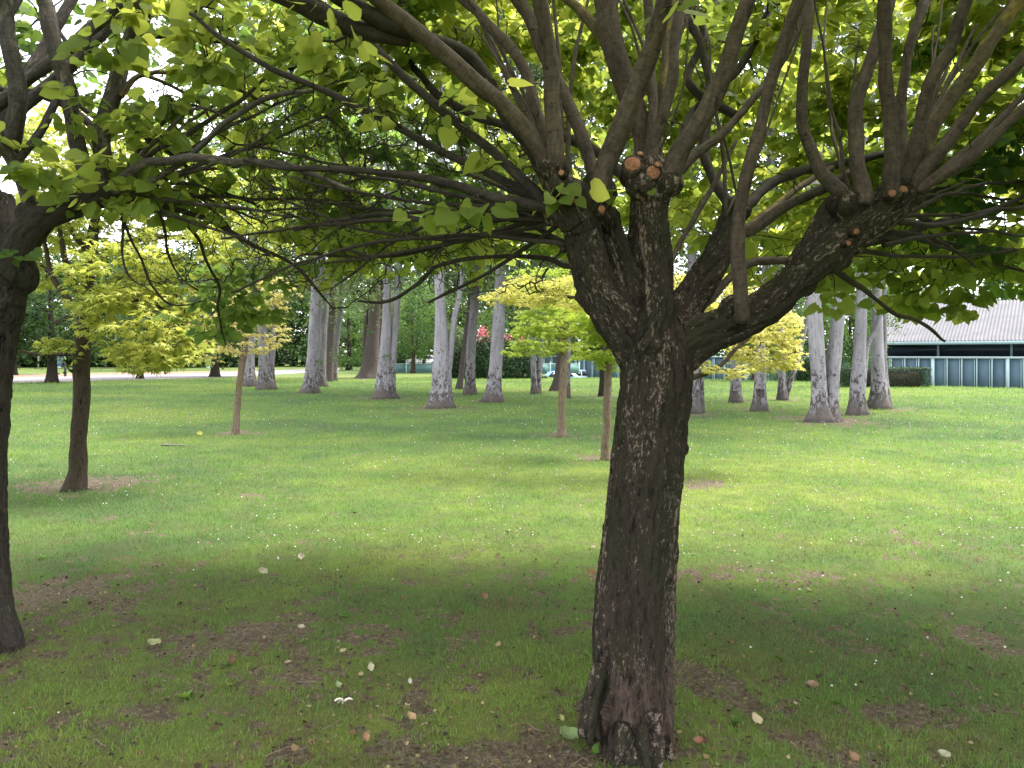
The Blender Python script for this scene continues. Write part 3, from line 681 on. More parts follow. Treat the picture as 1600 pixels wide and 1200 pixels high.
def fused(tubes, voxel, name, mat, parent, disp, smooth_it=2, foot=None, extra=None):
    """several overlapping tubes remeshed to one continuous skin, then ridged like bark.
    tubes: list of (P, R)"""
    mb = MB()
    for (P, R) in tubes:
        V, fl, bk = tube(P, R, 20, .10, 5); mb.add(V, fl)
    if extra: extra(mb)
    tmp = mb.build('tmp', None)
    md = tmp.modifiers.new('r', 'REMESH'); md.mode = 'VOXEL'; md.voxel_size = voxel
    sm = tmp.modifiers.new('s', 'SMOOTH'); sm.iterations = smooth_it; sm.factor = .6
    dg = bpy.context.evaluated_depsgraph_get(); me = bpy.data.meshes.new_from_object(tmp.evaluated_get(dg))
    nv = len(me.vertices); V = np.empty(nv * 3, np.float32); me.vertices.foreach_get('co', V); V = V.reshape(-1, 3).astype(float)
    Nn = np.empty(nv * 3, np.float32); me.vertices.foreach_get('normal', Nn); Nn = Nn.reshape(-1, 3).astype(float)
    bpy.data.objects.remove(tmp)
    S = [frames(P) + (P, R) for P, R in tubes]
    bp = np.full(nv, 1e9); BK = np.zeros((nv, 3)); off = 0.
    for (T, U, B, P, R) in S:
        L = np.concatenate([[0], np.cumsum(np.linalg.norm(np.diff(P, axis=0), axis=1))])
        for c0 in range(0, nv, 20000):
            c1 = min(nv, c0 + 20000); d = np.linalg.norm(V[c0:c1, None] - P[None], axis=2) - R[None] * 1.0; j = np.argmin(d, 1); dm = d[np.arange(c1 - c0), j]
            w = V[c0:c1] - P[j]; a = np.sum(w * T[j], 1); x = np.sum(w * U[j], 1); y = np.sum(w * B[j], 1); q = np.hypot(x, y) + 1e-6
            b = dm < bp[c0:c1]; r = np.mean(R) if len(R) > 40 else R[j]
            new = np.stack([x / q * R[j], y / q * R[j], L[j] + a + off], 1)
            BK[c0:c1][b] = new[b]; bp[c0:c1][b] = dm[b]
        off += 3.7
    if disp: V = V + Nn * disp(V, BK)[:, None]
    me.vertices.foreach_set('co', V.astype(np.float32).ravel())
    at_ = me.attributes.new('bk', 'FLOAT_VECTOR', 'POINT'); at_.data.foreach_set('vector', BK.astype(np.float32).ravel())
    me.polygons.foreach_set('use_smooth', np.ones(len(me.polygons), bool)); me.materials.clear(); me.materials.append(mat); me.update()
    me.name = name; o = bpy.data.objects.new(name, me); COL.objects.link(o); o.parent = parent; return o

def shoots(tree, root, specs, mats, name='branch'):
    out = []
    for sp in specs:
        pts, d, ext, mk = sp
        P, R = spline(pts, d, .03, ext, .008)
        s_ = np.arange(len(P)) * .03; R = R * (1 + .07 * vn(np.stack([s_ * 9, s_ * 0 + P[0, 0] * 9, s_ * 0], 1), 5) + .05 * vn(np.stack([s_ * 30, s_ * 0 + P[0, 2] * 7, s_ * 0], 1), 6)) * .95
        V, fl, bk = tube(P, R, 16, .22, 3); mb = MB(); mb.add(V, fl, bk)
        mb.build(name, mats[mk], root, smooth=True); tree.branch(P, R); out.append((P, R))
    return out
def foliage_points(n, c, s, lo, zmin, keep):
    A = []
    while len(A) < n:
        v = RNG.normal(0, 1, (4000, 3)); v /= np.linalg.norm(v, axis=1)[:, None]
        r = RNG.uniform(lo ** 3, 1, 4000) ** (1 / 3); p = np.array(c) + v * r[:, None] * np.array(s)
        p[:, 2] -= .35 * (np.hypot(p[:, 0] - c[0], p[:, 1] - c[1]) / s[0]) ** 3
        p = p[p[:, 2] > zmin]; p = p[keep(p)]; A.extend(p.tolist())
    return np.array(A[:n])
def proj(p): return CX + F * p[:, 0] / np.maximum(p[:, 1], .01), HY - F * (p[:, 2] - CZ) / np.maximum(p[:, 1], .01)

def settle(root):
    """children were built in world coordinates: move their meshes to the root's own"""
    from mathutils import Matrix
    mt = Matrix.Translation(-root.location)
    for o in root.children:
        o.data.transform(mt)
        for q in o.children: q.data.transform(mt)

# ------------------------------------------------------------------ the big pollarded tree in the foreground
def hero():
    root = thing('broadleaf_tree', 'big pollarded tree with thick dark ridged trunk and fanning bare limbs, nearest the camera', 'tree', G(988, 1160), 'pollarded broad-leaved trees')
    rl = np.array(root.location)
    T = Tree()
    D = 3.17
    trunk = [(986, 1195, 136), (985, 1160, 122), (987, 1110, 120), (987, 1050, 121), (988, 990, 124), (993, 900, 117), (1001, 800, 113), (1012, 700, 111), (1022, 620, 112), (1026, 570, 114), (1022, 530, 108), (1015, 500, 84)]
    limbs = [
        (trunk, (D, D)),
        # buttress flaring out left of the hollow at the foot
        ([(978, 940, 56), (962, 1010, 50), (946, 1070, 46), (930, 1115, 40), (924, 1150, 34)], (D - .02, D - .10)),
        ([(1012, 1060, 56), (1020, 1120, 44), (1027, 1165, 34), (1034, 1185, 22)], (D - .03, D - .10)),
        ([(985, 1080, 60), (978, 1130, 56), (970, 1172, 44), (962, 1195, 26)], (D - .05, D - .16)),
        ([(1000, 1080, 60), (1008, 1140, 50), (1012, 1180, 40), (1016, 1200, 24)], (D - .07, D - .19)),
        ([(1015, 570, 84), (992, 530, 76), (962, 492, 68), (934, 450, 58), (920, 405, 53), (911, 365, 52), (907, 335, 58), (893, 305, 58)], (D, D - .05)),
        ([(905, 345, 60), (880, 300, 46), (862, 265, 40), (855, 245, 32)], (D - .05, D - .12)),
        ([(905, 345, 56), (928, 310, 52), (938, 280, 40)], (D - .05, D)),
        ([(1000, 540, 74), (982, 480, 62), (970, 430, 50), (955, 380, 46), (945, 340, 42)], (D, D + .22)),
        ([(1020, 540, 70), (1030, 480, 46), (1030, 430, 40), (1024, 380, 42), (1020, 330, 44), (1022, 292, 56), (1020, 268, 52)], (D - .06, D - .12)),
        ([(1008, 520, 60), (1000, 460, 54), (1000, 400, 44), (1005, 340, 38), (1005, 290, 36)], (D + .1, D + .35)),
        ([(1050, 535, 70), (1068, 485, 54), (1100, 435, 46), (1128, 385, 40), (1142, 345, 34), (1150, 325, 30)], (D + .08, D + .45)),
        ([(1040, 560, 86), (1090, 530, 70), (1145, 507, 56), (1200, 477, 50), (1250, 432, 49), (1300, 392, 52), (1345, 357, 54), (1385, 325, 55), (1412, 300, 46)], (D, D - .02)),
        ([(1250, 425, 48), (1285, 370, 46), (1305, 330, 40), (1322, 305, 32)], (D, D + .15)),
    ]
    tubes = [spline(p, d, .03) for p, d in limbs]
    def knobs(mb):
        for (px, py, r, dep) in [(890, 305, 27, D-.08), (915, 322, 28, D-.05), (865, 262, 24, D-.12), (1000, 288, 22, D-.15), (1040, 285, 24, D-.14), (1020, 270, 26, D-.12), (935, 300, 26, D), (916, 462, 13, D-.02),
                                 (1350, 345, 29, D), (1395, 305, 27, D-.02), (1418, 300, 24, D-.02), (1322, 322, 26, D), (1150, 330, 22, D+.4), (1150, 488, 26, D-.04), (1300, 400, 28, D-.02), (1250, 440, 26, D), (1200, 480, 26, D),
                                 (1064, 700, 10, D), (940, 345, 26, D+.15), (870, 335, 18, D-.05)]:
            c = at(px, py, dep); rr = r * dep / F
            P = np.array([c + np.array((0, 0, z)) for z in np.linspace(-.9, .9, 7) * rr]); R = rr * np.sqrt(np.maximum(.05, 1 - np.linspace(-.93, .93, 7) ** 2))
            V, fl, _ = tube(P, R, 14, .25, 9); mb.add(V, fl)
    def disp(V, b):
        z = V[:, 2]
        q = b * np.array([34, 34, 5.]); rid = 1 - 2 * np.abs(fbm(q + .6 * fbm(b * 12, 2, 3)[:, None], 3, 2))
        sc = fbm(b * np.array([80, 80, 24.]), 3, 6); lump = fbm(b * np.array([9, 9, 5.]), 3, 12)
        d = .0100 * rid + .0060 * sc + .011 * lump
        # three long flutes in the lower trunk and a hollow at the foot
        th = np.arctan2(b[:, 1], b[:, 0]); flute = -.010 * np.cos(th * 5 + 1.3 + z) * sstep(1.7, .3, z)
        hol = at(946, 1100, D - .14); q2 = ((V[:, 0] - hol[0]) / .024) ** 2 + ((V[:, 2] - (hol[2] - .01)) / .11) ** 2
        d = d + flute - .10 * np.exp(-q2) * (V[:, 1] < D) + .012 * sstep(.25, 0., z) * (1 + np.sin(th * 7))
        return d
    fused(tubes, .0065, 'trunk', M['bark'], root, disp, 2, extra=knobs)
    for k, (P, R) in enumerate(tubes[5:]): T.branch(P, R * .9)
    E = (1.1, .25, .5)
    sh = [
        ([(892, 300, 30), (852, 245, 31), (800, 182, 30), (747, 133, 29), (677, 70, 27), (618, 21, 25), (580, -10, 23)], (D-.08, D-.45), E, 's'),
        ([(872, 290, 32), (866, 250, 30), (864, 175, 29), (859, 105, 27), (849, 35, 26), (842, -12, 25)], (D-.12, D-.3), E, 's'),
        ([(862, 268, 20), (845, 196, 19), (828, 133, 19), (800, 77, 18), (758, 31, 17), (715, -8, 16)], (D-.02, D+.2), E, 's'),
        ([(928, 290, 24), (919, 238, 23), (887, 168, 22), (858, 105, 22), (835, 45, 21), (804, -8, 20)], (D+.05, D+.25), E, 's'),
        ([(936, 310, 36), (943, 270, 34), (967, 201, 33), (1000, 121, 31), (1023, 61, 28), (1040, -10, 26)], (D-.05, D-.3), E, 's'),
        ([(1003, 300, 34), (1009, 224, 36), (981, 140, 37), (957, 61, 36), (943, -12, 34)], (D+.3, D+.35), E, 's'),
        ([(975, 130, 22), (948, 70, 19), (915, 28, 17), (880, -10, 16)], (D+.33, D+.5), E, 'l'),
        ([(1045, 280, 36), (1060, 243, 35), (1097, 187, 33), (1130, 117, 30), (1153, 47, 27), (1174, -12, 25)], (D-.14, D-.35), E, 's'),
        ([(1020, 275, 20), (1020, 233, 20), (1037, 187, 19), (1051, 117, 18), (1056, 47, 17), (1068, -10, 16)], (D-.05, D+.05), E, 's'),
        ([(1010, 300, 18), (1020, 196, 16), (1018, 93, 15), (1012, -10, 14)], (D+.2, D+.4), E, 's'),
        ([(1028, 280, 17), (1031, 187, 16), (1040, 93, 15), (1048, 30, 14), (1062, -15, 13)], (D+.3, D+.6), E, 'l'),
        ([(1050, 275, 18), (1085, 245, 16), (1130, 205, 14), (1170, 162, 13), (1205, 121, 12), (1240, 60, 11), (1262, 0, 10)], (D, D+.3), E, 's'),
        # the lone limb dropping nearly straight to the right-hand limb
        ([(1158, 500, 26), (1156, 480, 24), (1153, 420, 22), (1154, 350, 22), (1167, 280, 22), (1186, 210, 22), (1209, 117, 21), (1237, 37, 21), (1252, -12, 20)], (D-.10, D-.35), E, 's'),
        ([(1340, 330, 22), (1313, 299, 24), (1276, 257, 20), (1257, 200, 18), (1254, 130, 18), (1262, 47, 18), (1262, -12, 17)], (D+.05, D+.15), E, 's'),
        ([(1352, 320, 26), (1347, 285, 24), (1337, 233, 23), (1341, 163, 22), (1360, 93, 21), (1383, 23, 20), (1392, -12, 19)], (D-.05, D+.15), E, 's'),
        ([(1393, 310, 26), (1393, 285, 25), (1390, 187, 23), (1383, 93, 22), (1383, 0, 22), (1384, -15, 21)], (D-.08, D-.2), E, 's'),
        ([(1405, 300, 20), (1411, 255, 18), (1408, 187, 17), (1416, 93, 16), (1439, 23, 16), (1450, -10, 15)], (D+.05, D+.3), E, 's'),
        ([(1412, 300, 24), (1420, 265, 22), (1435, 200, 22), (1453, 131, 21), (1486, 70, 20), (1516, -8, 19)], (D-.04, D-.1), E, 's'),
        ([(1422, 298, 26), (1434, 262, 25), (1453, 205, 25), (1505, 126, 24), (1551, 61, 22), (1604, -8, 21)], (D, D+.05), E, 'l'),
        ([(1425, 300, 26), (1440, 270, 24), (1477, 224, 22), (1537, 149, 20), (1602, 88, 19), (1660, 30, 18)], (D-.05, D-.2), E, 's'),
        ([(1425, 303, 24), (1445, 287, 21), (1505, 252, 19), (1561, 205, 18), (1605, 165, 17), (1680, 110, 15)], (D-.04, D-.25), E, 's'),
        ([(1400, 315, 18), (1450, 285, 14), (1520, 225, 13), (1570, 180, 12), (1640, 120, 11)], (D+.15, D+.4), E, 's'),
        # long limbs sweeping left
        ([(878, 350, 24), (856, 322, 20), (810, 275, 18), (765, 235, 17), (695, 175, 16), (625, 115, 14), (583, 70, 13), (500, 5, 11), (440, -35, 9)], (D-.05, D+.2), (.6, 0, .3), 'd'),
        ([(872, 345, 20), (840, 312, 17), (800, 290, 16), (747, 262, 15), (695, 238, 14), (607, 192, 13), (520, 147, 12), (437, 112, 10), (350, 63, 8), (297, 21, 6)], (D, D+.5), None, 'd'),
        ([(860, 290, 26), (821, 225, 22), (780, 160, 22), (740, 95, 22), (700, 68, 22), (646, 52, 24), (590, 31, 26), (537, 0, 28), (500, -30, 28)], (D-.02, D-.5), E, 'd'),
        ([(640, 60, 26), (560, 45, 30), (500, 22, 32), (440, -8, 30)], (D-.3, D-.45), E, 'd'),
        ([(875, 345, 22), (858, 330, 19), (800, 315, 17), (765, 308, 16), (712, 290, 15), (642, 273, 14), (555, 266, 12), (450, 262, 9), (380, 250, 6)], (D-.08, D-.1), None, 'd'),
        ([(905, 420, 12), (885, 416, 10), (850, 405, 8), (750, 402, 7), (687, 415, 7), (650, 445, 6), (600, 472, 5), (560, 470, 4)], (D+.05, D+.9), None, 'd'),
        ([(890, 390, 12), (850, 372, 9), (800, 368, 8), (730, 372, 8), (660, 392, 7), (600, 400, 6), (540, 390, 5)], (D+.05, D+.7), None, 'd'),
        ([(880, 345, 16), (820, 330, 12), (750, 338, 10), (680, 345, 9), (600, 335, 8), (520, 345, 6), (460, 360, 5)], (D+.1, D+.8), None, 'd'),
        # long limbs to the right and back
        ([(1148, 345, 22), (1164, 364, 20), (1220, 327, 19), (1290, 294, 18), (1330, 270, 14)], (D+.42, D+.3), None, 's'),
        ([(1120, 392, 20), (1150, 372, 16), (1200, 332, 14), (1255, 290, 11), (1300, 262, 9)], (D+.3, D+.9), None, 'l'),
        ([(1075, 500, 22), (1093, 485, 17), (1130, 443, 15), (1177, 411, 14), (1247, 406, 12), (1310, 400, 9), (1380, 395, 7)], (D+.15, D+.9), None, 's'),
        ([(1040, 420, 10), (1062, 385, 9), (1090, 330, 9), (1120, 280, 8), (1150, 220, 6)], (D+.1, D+.4), None, 's'),
        ([(1270, 400, 18), (1330, 385, 14), (1400, 372, 12), (1470, 345, 10), (1540, 330, 9), (1620, 300, 7)], (D+.15, D+.9), None, 'd'),
        ([(1290, 410, 14), (1330, 440, 10), (1360, 460, 8), (1400, 492, 7), (1425, 497, 6), (1450, 510, 6), (1476, 533, 4)], (D+.1, D+.9), None, 'd'),
        ([(1380, 340, 14), (1440, 352, 10), (1500, 345, 9), (1560, 330, 8), (1620, 320, 7)], (D+.1, D+.5), None, 'd'),
        ([(1150, 330, 20), (1120, 290, 17), (1100, 230, 16), (1110, 150, 15), (1090, 60, 14), (1050, -10, 13)], (D+.6, D+1.4), E, 'd'),
        ([(1000, 300, 20), (960, 260, 18), (900, 220, 16), (800, 200, 14), (700, 160, 12), (640, 100, 10)], (D+.5, D+1.8), None, 'd'),
        ([(1150, 330, 20), (1220, 280, 17), (1300, 260, 15), (1400, 240, 12), (1500, 250, 10)], (D+.6, D+2.1), None, 'd'),
        ([(1030, 320, 18), (1060, 250, 16), (1080, 180, 14), (1160, 100, 12), (1200, 20, 10)], (D+.4, D+2.), None, 'd'),
        ([(1150, 180, 16), (1075, 130, 14), (1100, 60, 12), (1080, 10, 10)], (D+1.2, D+1.5), None, 'd'),
    ]
    for k in range(15):                               # the tangle of thin limbs arching out to the left and right
        x1, y1 = RNG.uniform(340, 700), RNG.uniform(200, 480); x0, y0 = RNG.uniform(862, 900), RNG.uniform(300, 400); up = RNG.uniform(-45, 70); dd = RNG.uniform(.2, 1.7)
        sh.append(([(x0, y0, 9), (x0 * .75 + x1 * .25, y0 * .75 + y1 * .25 - up * .7, 7.5), (x0 * .5 + x1 * .5, y0 * .5 + y1 * .5 - up, 6.5), (x0 * .25 + x1 * .75, y0 * .25 + y1 * .75 - up * .8, 5), (x1, y1, 3.5)], (D, D + dd), None, 'd'))
    for (hx, hy, n_, sp_) in ((878, 285, 7, .42), (1015, 275, 7, .35), (1400, 300, 8, .5), (1150, 330, 4, .4), (1325, 315, 3, .3)):
        for k in range(n_):                           # thin straight water shoots between the limbs
            a = RNG.uniform(-sp_, sp_) - (.25 if hx < 900 else 0) + (.2 if hx > 1390 else 0); L = RNG.uniform(230, 420); w = RNG.uniform(4.5, 9); b_ = RNG.normal(0, .06)
            sh.append(([(hx + RNG.normal(0, 12), hy + 8, w), (hx + L * .35 * math.sin(a + b_), hy - L * .35, w * .85), (hx + L * .7 * math.sin(a), hy - L * .7, w * .7), (hx + L * math.sin(a - b_), hy - L, w * .5)], (D + RNG.uniform(-.05, .35), D + RNG.uniform(.1, 1.1)), None, 's'))
    for k in range(12):
        x1, y1 = RNG.uniform(1470, 1680), RNG.uniform(250, 470); x0, y0 = RNG.uniform(1300, 1400), RNG.uniform(330, 390); up = RNG.uniform(-10, 40); dd = RNG.uniform(.4, 1.8)
        sh.append(([(x0, y0, 10), (x0 * .66 + x1 * .34, y0 * .66 + y1 * .34 - up, 7), (x0 * .33 + x1 * .67, y0 * .33 + y1 * .67 - up, 5.5), (x1, y1, 4)], (D + .1, D + dd), None, 'd'))
    mats = {'s': M['shoot'], 'l': M['shoot_lichen'], 'd': M['shoot_dark']}
    shoots(T, root, sh, mats)
    # pruning wounds: short cut stubs with raw orange ends
    for (px, py, r, dep, dx, dz) in [(988, 257, 16, D-.2, -.2, .35), (1020, 270, 13, D-.2, .1, .2), (1027, 257, 6, D-.2, .2, .5), (877, 270, 6, D-.19, -.3, .2), (1036, 298, 8, D-.17, .4, -.2), (893, 312, 7, D-.15, 0, .1), (940, 327, 8, D-.12, .2, .1), (1394, 302, 7, D-.13, -.2, .2), (1412, 296, 9, D-.12, .2, .5), (1338, 362, 6, D-.14, 0, 0), (1326, 380, 5, D-.14, .2, 0), (866, 253, 6, D-.18, -.1, .3), (1000, 240, 6, D-.16, .1, .8)]:
        c = at(px, py, dep); rr = r * dep / F; v = np.array((dx, -1., dz)); v /= np.linalg.norm(v)
        P = np.array([c - v * rr * 2.4, c - v * rr, c, c + v * rr * .12]); V, fl, bk = tube(P, np.array([rr * 1.25, rr * 1.08, rr, rr * .82]), 14, .3, 4)
        mb = MB(); mb.add(V, fl, bk); st_ = mb.build('cut_stub', M['bark'], root, smooth=False)
        P = np.array([c + v * rr * .10, c + v * rr * .17]); V, fl, bk = tube(P, np.array([rr * .80, rr * .76]), 16, .16, 5); V[-16:] += 0
        face = MB(); face.add(V, fl, bk); face.build('cut_face', M['wound'], st_, smooth=False)
    # crown
    c = (.65, 3.65, 2.0); s = (3.55, 3.35, 2.75)
    bx = np.array([-400, 0, 350, 480, 560, 640, 760, 880, 960, 1060, 1150, 1250, 1330, 1420, 1520, 1600, 1900]); by = np.array([330, 330, 350, 385, 415, 410, 400, 405, 350, 345, 360, 415, 440, 445, 430, 440, 500])
    def keep(p):
        px, py = proj(p); lim = np.interp(px, bx, by)
        infr = (px > -80) & (px < 1680) & (py > -70) & (py < 1300)
        wide = (px > -420) & (px < 2020) & (py > -230) & (p[:, 1] > 0) & (p[:, 1] < 3.6)
        ok = ~(infr & (p[:, 1] < 3.9)) & ~wide & ~((p[:, 1] < 1.4) & (np.abs(p[:, 0]) < 1.6) & (p[:, 2] < 2.6))
        hole = (px > 560) & (px < 760) & (py > 190) & (py < 320) & (RNG.random(len(p)) < .75)      # thin spot left of the fork
        thin = ((px < 620) & (py > -50) & (RNG.random(len(p)) < .28)) | ((px > 1350) & (py > 300) & (RNG.random(len(p)) < .35))
        high = ~infr & (p[:, 2] > 2.9) & (p[:, 1] > 3.4) & (RNG.random(len(p)) < .28)
        return ok & ((py < lim) | (p[:, 1] < .3)) & ~hole & ~thin & ~high
    A = foliage_points(3200, c, s, .74, 1.6, keep)
    # sprays hanging at the front: dark leaves against the light
    near = []
    def spray(px, py, rx, ry, d0, d1, n):
        for _ in range(n): near.append(at(px + RNG.normal(0, rx), py + RNG.normal(0, ry), RNG.uniform(d0, d1)))
    spray(520, 50, 30, 20, 2.6, 2.8, 4); spray(1050, 12, 20, 6, 2.7, 2.9, 1); spray(690, 330, 45, 14, 2.9, 3.2, 3); spray(850, 318, 22, 20, 2.95, 3.05, 2); spray(985, 305, 6, 10, 3.0, 3.03, 1)
    spray(780, 180, 50, 40, 3.1, 3.4, 3); spray(610, 150, 60, 50, 3.1, 3.6, 3)
    nn = len(near)
    spray(1390, 400, 80, 34, 3.9, 5.4, 16); spray(1290, 425, 45, 18, 4.2, 5., 10); spray(1420, 462, 30, 14, 4.2, 4.8, 4); spray(1540, 400, 60, 50, 4.2, 5.4, 14); spray(1500, 480, 60, 14, 4.3, 4.8, 3)
    spray(540, 330, 60, 40, 5.0, 6.4, 46); spray(620, 390, 60, 16, 5., 6.2, 16); spray(840, 370, 70, 14, 4.2, 5.2, 9); spray(700, 370, 80, 20, 4.4, 5.4, 12); spray(560, 365, 80, 24, 4.4, 5.4, 12); spray(1180, 385, 60, 22, 4.5, 5.6, 10); spray(1120, 345, 60, 36, 4.5, 5.6, 8)
    near = np.array(near)
    A = T.grow(np.vstack([A, near]), .0026, 6, .10, .05, .35, .014)
    Pp = T.paths; px, py = proj(Pp[:, -1])
    prob = np.where((px < 800) & (px > 250) & (py > 120) & (py < 520), .62, 1.)
    # bare tangled twigs on the left side under the crown
    tw = []
    for P_, R_ in zip(T.P[8:34], T.R[8:34]):         # dead spurs along the bare limbs
        for _ in range(9):
            q = P_[RNG.integers(2, len(P_) - 1)]; tw.append(q + RNG.normal(0, .10, 3) + np.array((0, 0, .10)))
    for _ in range(1050):
        tw.append(at(RNG.uniform(380, 860), min(455, RNG.normal(300, 85)), RNG.uniform(3.0, 5.2)))
    for _ in range(90): tw.append(at(RNG.uniform(1050, 1600), RNG.normal(400, 60), RNG.uniform(3.6, 5.2)))
    prob = np.where(Pp[:, -1, 1] < 3.5, .5, prob)
    T2 = Tree(); T2.P = T.P; T2.R = T.R; T2.D = T.D
    tw = np.array(tw); _, ty = proj(tw); tw = tw[ty < 470]; T2.grow(tw, .0017, 7, .0, .06, .45, .007)
    V, Q, bk = batch_tubes(Pp, T.pr, 5); V2, Q2, bk2 = batch_tubes(T2.paths, T2.pr, 4)
    mb = MB(); mb.add(V, Q, bk); mb.add(V2, Q2, bk2)
    tag(mb.build('twigs', M['twig'], root, smooth=True), kind='stuff')
    leaves_on(Pp, 18, .064, HEART, HEART_F, M['cat_leaf'], 'crown', root, .5, .15, .45, .8, prob, sv=.33)
    settle(root)
hero()

